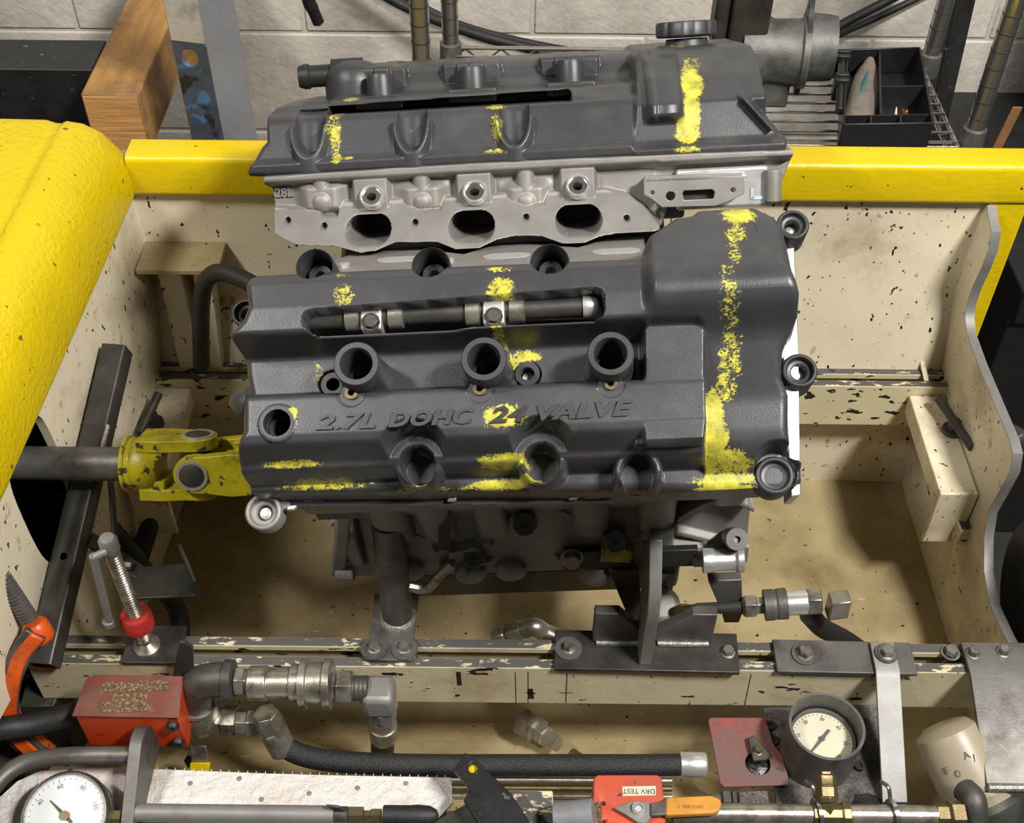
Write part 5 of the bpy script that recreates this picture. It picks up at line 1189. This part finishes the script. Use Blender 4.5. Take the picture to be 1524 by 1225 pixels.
# cup gauge
rc_ = at(1231, 1080, z=.553)
cg = thing('cup_gauge', 'pressure gauge sunk inside a round grey steel cup', 'gauge', (rc_.x, rc_.y, .489))
part('cup', 'steel', cg, lambda b: b.lathe((rc_.x, rc_.y, .489), (0, 0, 1), [(.0395, 0), (.0395, .064), (.0365, .064), (.0365, .012), (.001, .011)], 48))
dz = .524
dl = part('dial', 'dial', cg, lambda b: b.lathe((rc_.x, rc_.y, dz - .012), (0, 0, 1), [(.0318, 0), (.0318, .012), (.001, .0121)], 40))
part('bezel', 'steel', cg, lambda b: b.ring((rc_.x, rc_.y, dz - .012), (0, 0, 1), .0318, .0345, .017, 40))
fdz = Fr((rc_.x, rc_.y, dz + .0006), (1, 0, 0), (0, 1, 0), (0, 0, 1))
def dialmarks(parent, fr, R, n0, n1, nums, rot, mm='ink', size=.0055):
    k = 0
    for i in range(len(nums)):
        g = math.radians(225 + rot - 270 * i / (len(nums) - 1)); c, s = math.cos(g), math.sin(g)
        text_part('dial_number', nums[i], size, fr.sub(R * .78 * c, R * .78 * s, 0, g - math.pi / 2), mm, parent, .0001)
    def fn(b):
        m = (len(nums) - 1) * 5
        for i in range(m + 1):
            g = math.radians(225 + rot - 270 * i / m); c, s = math.cos(g), math.sin(g); l = .10 if i % 5 == 0 else .05
            b.obox(fr.p(R * (.97 - l) * c + .0002 * s, R * (.97 - l) * s - .0002 * c, 0), fr.ax * c * R * l + fr.ay * s * R * l, fr.ax * -s * .0005 + fr.ay * c * .0005, fr.an * .0001)
    o = part('scale_marks', mm, parent, fn); o['kind'] = 'stuff'
dialmarks(dl, fdz, .031, 0, 0, ['0', '10', '20', '30', '40', '50', '60'], -10)
def needle(parent, fr, ang, l1, l2, m='ink'):
    c, s = math.cos(ang), math.sin(ang); f = fr.sub(0, 0, .0012, ang)
    part('needle', m, parent, lambda b: b.plate([(-l2, -.0014), (-l2 * .1, -.0014), (0, -.0018), (l1, -.0003), (l1, .0003), (0, .0018), (-l2 * .1, .0014), (-l2, .0014)], f, 0, .0008).lathe(f.O, f.an, [(.0028, 0), (.0028, .0018), (.001, .002)], 16))
needle(dl, fdz, math.radians(228), .024, .014)
# stem, tee and pipe
YP = .556
pz = at(1235, 1212, y=YP).z
pp = thing('manifold_pipe', 'horizontal zinc manifold pipe with brass tee below the cup gauge', 'pipe', (at(1200, 1212, y=YP).x, YP, pz - .012))
part('pipe', 'zinc', pp, lambda b: b.cyl((at(1000, 1212, y=YP).x, YP, pz), (at(1222, 1212, y=YP).x, YP, pz), .0098, n=24))
part('pipe', 'zinc', pp, lambda b: b.cyl((at(1250, 1212, y=YP).x, YP, pz), (at(1402, 1212, y=YP).x, YP, pz), .0098, n=24))
tx = at(1236, 1212, y=YP)
part('tee', 'brass', pp, lambda b: b.lathe((tx.x - .019, YP, pz), (1, 0, 0), [(.0125, 0), (.0125, .008), (.011, .009), (.011, .029), (.0125, .03), (.0125, .038)], 8).lathe((tx.x - .003, YP, pz), at(1228, 1150, y=YP + .03) - V((tx.x - .003, YP, pz)), [(.010, 0), (.010, .014), (.0125, .015), (.0125, .021)], 8), .0008)
j0, j1 = at(1229, 1186, y=YP + .012), at(1227, 1148, y=YP + .034)
part('stem_nut', 'brass', pp, lambda b: b.lathe(j0, j1 - j0, [(r, t * (j1 - j0).length) for r, t in ((.0125, 0), (.0125, .4), (.0105, .42), (.0115, .5), (.0115, .85), (.009, .87), (.009, 1))], 6), .0006)
for x in (1213, 1326): 
    c = V((at(x, 1212, y=YP).x, YP, pz)); part('pipe_clip', 'chrome', pp, lambda b: b.ring(c, (1, .15, 0), .0102, .0155, .004, 24).tube([c + V((0, .01, .008)), c + V((-.002, .02, .018)), c + V((-.006, .03, .012))], .0022, 8, 4))
part('union_nut', 'brass', pp, lambda b: b.lathe((at(1394, 1212, y=YP).x, YP, pz), (1, 0, 0), [(.0115, 0), (.0115, .011), (.013, .012), (.015, .014), (.015, .026), (.012, .027)], 6, phase=.2))
# oil filter
fa, fb = at(1462, 1196, y=.600), at(1404, 1078, y=.668)
of = thing('oil_filter', 'beige spin-on oil filter canister under the rail behind the wide bracket', 'oil filter', fa - V((0, 0, .03)))
fax = (fb - fa); fL = fax.length
part('canister', 'filter', of, lambda b: b.lathe(fa, fax, [(.034, 0), (.040, .004), (.041, .010), (.038, .013), (.0375, fL * .78), (.034, fL * .92), (.024, fL * .99), (.001, fL)], 40))
part('filter_head', 'iron', of, lambda b: b.lathe(fa, -fax, [(.037, -.002), (.040, .004), (.036, .016), (.022, .03), (.016, .05)], 32))
part('elbow', 'iron', of, lambda b: b.tube([at(1436, 1176, y=.585), at(1448, 1190, y=.572), at(1450, 1215, y=.56), at(1445, 1240, y=.55)], .013, 14, 5))
ofr = Fr(fa + fax * .55, (V((1, -.3, 0)) - fax.normalized() * V((1, -.3, 0)).dot(fax.normalized())).normalized(), fax.normalized(), V((0, 0, 1)))
ofr.an = ofr.ax.cross(ofr.ay)
for dx, dy, tx_ in ((-.012, -.004, '0'), (-.020, .002, 'F'), (.004, .010, 'A'), (.010, .004, '/')): text_part('print', tx_, .011, Fr(ofr.p(dx, dy, .0378 - dx * dx * 14 - .0004), ofr.ax, ofr.ay, ofr.an), 'ink', of, .0012)
# red control box with lever
RZt = .54
cb4 = [at(x, y, z=RZt) for x, y in ((882, 1240), (992, 1240), (985, 1153), (883, 1153))]
cb = thing('control_box', 'red control box with arrow lever and worn test label', 'control box', (cb4[0].x + .03, .55, .426))
cbody = part('body', 'redbox', cb, lambda b: b.plate([(p.x, p.y) for p in (cb4[0], cb4[1], cb4[2] + V((0, -.004, 0)), cb4[2] + V((-.005, 0, 0)), cb4[3] + V((.004, 0, 0)), cb4[3] + V((0, -.004, 0)))], FZ(.426), 0, RZt - .426), .0015)
cz = FZ(RZt)
part('test_label', 'dial', cb, lambda b: b.plate(pxl(cz, [(926, 1171), (976, 1170), (976, 1184), (927, 1185)]), cz, 0, .0004))
lc = at(951, 1177.5, z=RZt + .0005)
text_part('label_text', 'DRV TEST', .0075, Fr(lc, (-1, 0, 0), (0, -1, 0), (0, 0, 1)), 'inkd', cb, .0001)
part('worn_sticker', 'decal', cb, lambda b: b.plate(pxl(cz, [(882, 1194), (896, 1193), (895, 1225), (882, 1225)]), cz, 0, .0003))
for x, y in ((898, 1195), (898, 1223)): drill(cbody, at(x, y, z=RZt), (0, 0, 1), .0022, .02)
az = FZ(RZt + .008)
al = part('arrow_lever', 'steell', cb, lambda b: b.plate(pxl(az, [(914, 1202), (940, 1192), (968, 1194), (970, 1214), (962, 1225), (950, 1224), (935, 1214)]), az, -.004, 0), .0008)
part('pivot_nut', 'bright', al, lambda b: b.ring(at(950, 1205, z=RZt + .0081), (0, 0, 1), .0038, .0066, .004, 24).cyl(at(950, 1205, z=RZt + .001), at(950, 1205, z=RZt + .0095), .0037))
part('lever_neck', 'steel', al, lambda b: b.plate(pxl(az, [(968, 1197), (992, 1193), (992, 1214), (968, 1216)]), az, -.001, .003), .0008)
hz_ = FZ(RZt + .006)
gr = part('lever_grip', 'handle', cb, lambda b: b.plate([(p.x, p.y) for p in [V((*hz_.px(x, y), 0)) for x, y in ((990, 1191), (1060, 1188), (1070, 1192), (1073, 1200), (1070, 1210), (1062, 1214), (990, 1217))]], hz_, -.002, .006), .002)
text_part('grip_text', 'K SERVEND', .0052, Fr(at(1028, 1201, z=RZt + .0121), (1, 0, 0), (0, 1, 0), (0, 0, 1)), 'decal', gr, .0001)
gv = thing('grey_block_fitting', 'grey square block fitting with hex nuts below the red lever plate', 'fitting', at(1120, 1205, z=.475))
part('block', 'speck', gv, lambda b: b.plate(pxl(FZ(.505), [(1099, 1177), (1143, 1176), (1147, 1207), (1102, 1208)]), FZ(.505), -.03, 0), .0015)
part('hex_nut', 'iron', gv, lambda b: b.lathe(at(1100, 1193, z=.49), (-1, 0, 0), [(.012, 0), (.012, .008), (.009, .009), (.0125, .010), (.0125, .018), (.008, .019), (.008, .03)], 6))
# rods under the bench edge
for i, (y, z) in enumerate(((1160, .47), (1172, .45), (1184, .43))):
    a, c = at(640, y, z=z), at(1000, y + 2, z=z)
    tag(part('thin_pipe', 'brass' if i == 1 else 'zinc', None, lambda b: b.cyl(a, c, .0034, n=12)), ('topmost', 'middle', 'lowest')[i] + ' of three thin pipes running beneath the long black hose', 'pipe', 'thin pipes under the hose')

# ================================================================== front controls, left
zs = .52
fs_ = FZ(zs)
shp = [(-60, 1260), (-40, 1225), (-5, 1190), (25, 1163), (60, 1147), (110, 1142), (200, 1143), (300, 1147), (400, 1151), (520, 1154), (672, 1157), (674, 1195), (655, 1215), (640, 1260)]
ws = thing('white_panel', 'crinkled white sheet panel with rivet holes and ragged edge', 'panel', at(330, 1200, z=zs - .004))
part('sheet', 'sheet', ws, lambda b: b.plate(pxl(fs_, shp), fs_, -.003, 0), .0006)
for x, y in ((104, 1147), (283, 1166), (356, 1159), (389, 1190), (460, 1181), (532, 1173), (604, 1166)): part('rivet', 'steell', ws, lambda b: b.lathe(at(x, y, z=zs), (0, 0, 1), [(.0028, 0), (.0024, .0008), (.001, .0011)], 12))
def fn(b):
    for k in range(46):
        x = 60 + k * 13.4; y = np.interp(x, [60, 200, 400, 672], [1147, 1143, 1151, 1157]); q_ = at(x, y, z=zs - .0015); b.cyl(q_, q_ + V((.0006 * (k % 3 - 1), .0018, .0008)), .0006, .0002, n=5)
o = part('ragged_edge', 'sheet', ws, fn); o['kind'] = 'stuff'
part('panel_frame', 'black', ws, lambda b: b.box(at(60, 1160, z=zs).x, at(660, 1160, z=zs).x, .47, .60, .426, zs - .0035))
# bent tube guard with end plate
tg = thing('tube_guard', 'bent grey steel tube guard ending in an upright rounded plate', 'guard', at(205, 1200, y=.565))
zt_ = .56
part('bent_tube', 'steel', tg, lambda b: b.tube([at(x, y, z=zt_) for x, y in ((-40, 1230), (-22, 1190), (5, 1155), (40, 1134), (85, 1126), (140, 1124), (196, 1124))], .0088, 18, 6))
xpl = at(196, 1130, z=zt_).x
def fn(b):
    f = Fr((xpl, 0, 0), (0, 1, 0), (0, 0, 1), (1, 0, 0)); ct = at(207, 1110, x=xpl + .006)
    P = [(.50, zs), (ct.y + .026, zs)] + [(ct.y + .026 * math.cos(g), ct.z - .012 + .026 * math.sin(g)) for g in [math.pi * k / 12 for k in range(9)]] + [(.50, ct.z - .035)]
    b.plate(P, f, 0, .0125)
part('end_plate', 'steel', tg, fn, .0015)
YT = .545
zt2 = at(350, 1211, y=YT).z
ro = thing('chrome_rod', 'polished tube with brass tip and black rubber end over the white panel', 'rod', (at(350, 1211, y=YT).x, YT, zt2 - .01))
xx = lambda px: at(px, 1211, y=YT).x
part('tube', 'steell', ro, lambda b: b.cyl((xpl + .0125, YT, zt2), (xx(497), YT, zt2), .0088, n=24))
part('collar', 'iron', ro, lambda b: b.lathe((xx(496), YT, zt2), (1, 0, 0), [(.007, 0), (.0082, .002), (.0082, .014), (.006, .016)], 20))
part('brass_nut', 'brass', ro, lambda b: b.lathe((xx(519), YT, zt2), (1, 0, 0), [(.0088, 0), (.0088, .014), (.005, .015), (.005, .021), (.0068, .022), (.0068, .032)], 6))
part('rubber_tip', 'rubber', ro, lambda b: b.lathe((xx(570), YT, zt2), (1, 0, 0), [(.0095, 0), (.0098, .002), (.0098, .026), (.0105, .034), (.0095, .046), (.006, .053), (.001, .055)], 24))
part('cotter', 'steeld', ro, lambda b: b.obox((xx(500), YT - .001, zt2 + .007), (.012, 0, -.002), (0, .003, 0), (-.008, 0, .012)), .001)
# left gauge
gc = at(97, 1214, z=.552); gax = V((.03, -.30, .95)).normalized(); gx = V((1, 0, 0)); gx = (gx - gax * gx.dot(gax)).normalized(); gy = gax.cross(gx)
lg = thing('pressure_gauge', 'white-faced pressure gauge with knurled steel bezel on the white panel', 'gauge', gc - gax * .03)
part('case', 'iron', lg, lambda b: b.lathe(gc - gax * .031, gax, [(.038, 0), (.0425, .004), (.0425, .022), (.040, .026)], 44))
def fn(b):
    n = 120; vs = []; fs = []
    for t, r, kn in ((-.008, .0435, 1), (-.002, .0435, 1), (.001, .042, 0), (.004, .0405, 0), (.0035, .0385, 0), (-.001, .038, 0)):
        for j in range(n):
            g = 2 * math.pi * j / n; rr = r * (1 - .008 * (j % 2) * kn); vs.append(gc + gax * t + gx * rr * math.cos(g) + gy * rr * math.sin(g))
    for i in range(5):
        for j in range(n): fs.append((i * n + j, i * n + (j + 1) % n, i * n + n + (j + 1) % n, i * n + n + j))
    b.add(vs, fs)
part('bezel', 'chrome', lg, fn)
dw = part('dial', 'dialw', lg, lambda b: b.lathe(gc - gax * .004, gax, [(.0385, 0), (.0385, .0025), (.001, .0026)], 44))
gfr = Fr(gc - gax * .0012, gx, gy, gax)
dialmarks(dw, gfr, .0375, 0, 0, ['0', '20', '40', '60', '80', '100', '120'], 20, 'ink', .0060)
needle(dw, gfr, math.radians(140), .022, .010); part('hub', 'brass', dw, lambda b: b.cyl(gfr.p(0, 0, .001), gfr.p(0, 0, .0035), .0045))
part('stem', 'brass', lg, lambda b: b.lathe(gc + gx * .040 - gax * .012, gx, [(.0085, 0), (.0085, .012), (.006, .013), (.006, .02)], 6))
# notched black bracket
zk = .575; fk = FZ(zk)
nb = thing('notched_bracket', 'black notched steel bracket with a yellow-rimmed hole across the hose', 'bracket', at(740, 1200, z=.53))
hc = fk.px(704, 1142)
part('plate', 'blackbeam', nb, lambda b: b.plate(pxl(fk, [(692, 1120), (702, 1124), (760, 1180), (800, 1240), (722, 1240), (690, 1190), (700, 1174), (676, 1146), (680, 1138)]), fk, -.007, 0, [circ(*hc, .0046, 18, .006)]), .0008)
part('hole_liner', 'yvinyl', nb, lambda b: b.plate(circ(*hc, .0049, 18, .0063), fk, -.012, -.0072), .0002)
part('leg', 'steeld', nb, lambda b: b.obox(at(640, 1225, z=.54), (.06, .03, .01), (.012, -.03, 0), (0, 0, -.012)), .001)
xb0, xb1 = at(742, 1180, z=.52), at(823, 1176, z=.52)
tag(part('junction_box', 'rail2', None, lambda b: b.obox((xb0.x, .49, .426), (xb1.x - xb0.x, 0, 0), (0, xb1.y - .49, 0), (0, 0, .094)), .002), 'small chipped cream and black box beside the notched bracket', 'box')
tag(part('grey_pipe', 'greysteel', None, lambda b: b.cyl(at(826, 1218, y=.545), at(884, 1212, y=.545), .0155, n=24), .001), 'short grey pipe between the small chipped box and red control box', 'pipe')
# loose fittings below and behind the rail
lf = thing('hose_fitting', 'hex steel hose fitting lying on the sloped panel below the front rail', 'fitting', at(820, 1110, z=.34))
a, c = at(775, 1072, z=.372), at(862, 1128, z=.405)
part('body', 'zinc', lf, lambda b: b.lathe(a, c - a, [(.014, 0), (.018, .006), (.018, .03), (.013, .032), (.013, .045), (.010, .046), (.010, .065)], 6))
part('tip', 'brass', lf, lambda b: b.cyl(c - (c - a) * .12, c, .006))
lf2 = thing('elbow_fitting', 'zinc elbow fitting resting against the back of the front rail', 'fitting', at(785, 945, z=.5))
part('nut', 'zinc', lf2, lambda b: b.lathe(at(735, 950, y=.775), at(785, 936, y=.775) - at(735, 950, y=.775), [(.009, 0), (.011, .006), (.011, .014), (.009, .016), (.013, .02), (.013, .036)], 6), .0008)
part('elbow', 'zinc', lf2, lambda b: b.tube([at(775, 938, y=.775), at(795, 933, y=.775), at(808, 940, y=.775), at(830, 950, y=.772)], .0105, 14, 5))
hl = thing('hooked_lever', 'small hooked steel lever hanging under the engine block', 'lever', at(650, 870, y=.772))
part('strap', 'black', hl, lambda b: b.obox(at(652, 820, y=.755), (.012, 0, 0), (0, .004, 0), at(654, 752, y=.755) - at(652, 820, y=.755)), .0008)
part('shank', 'steel', hl, lambda b: b.obox(at(653, 842, y=.757), (.010, 0, 0), (0, .005, 0), at(654, 818, y=.757) - at(653, 842, y=.757)), .0008)
part('hook', 'zinc', hl, lambda b: b.tube([at(612, 874, y=.76), at(636, 876, y=.755), at(652, 858, y=.75), at(674, 838, y=.75)], .0058, 8, 4))

# scratch marks and worn-through patches on the front rail face
for x0, y0, x1, y1, w_ in ((767, 1001, 768, 1046, .0009), (786, 1000, 786, 1046, .0009), (844, 1003, 842, 1046, .0010), (833, 1031, 853, 1031, .0010), (1118, 1003, 1108, 1050, .0009), (682, 1000, 684, 1020, .005), (789, 1025, 791, 1040, .006), (783, 1031, 797, 1032, .0022)):
    a, c = at(x0, y0, y=RYf), at(x1, y1, y=RYf); t = (c - a).normalized(); n_ = V((t.z, 0, -t.x)) * w_
    part('paint_scratch', 'black', st, lambda b: b.obox(a - n_ / 2 + V((0, .0004, 0)), c - a, n_, (0, -.0006, 0)))
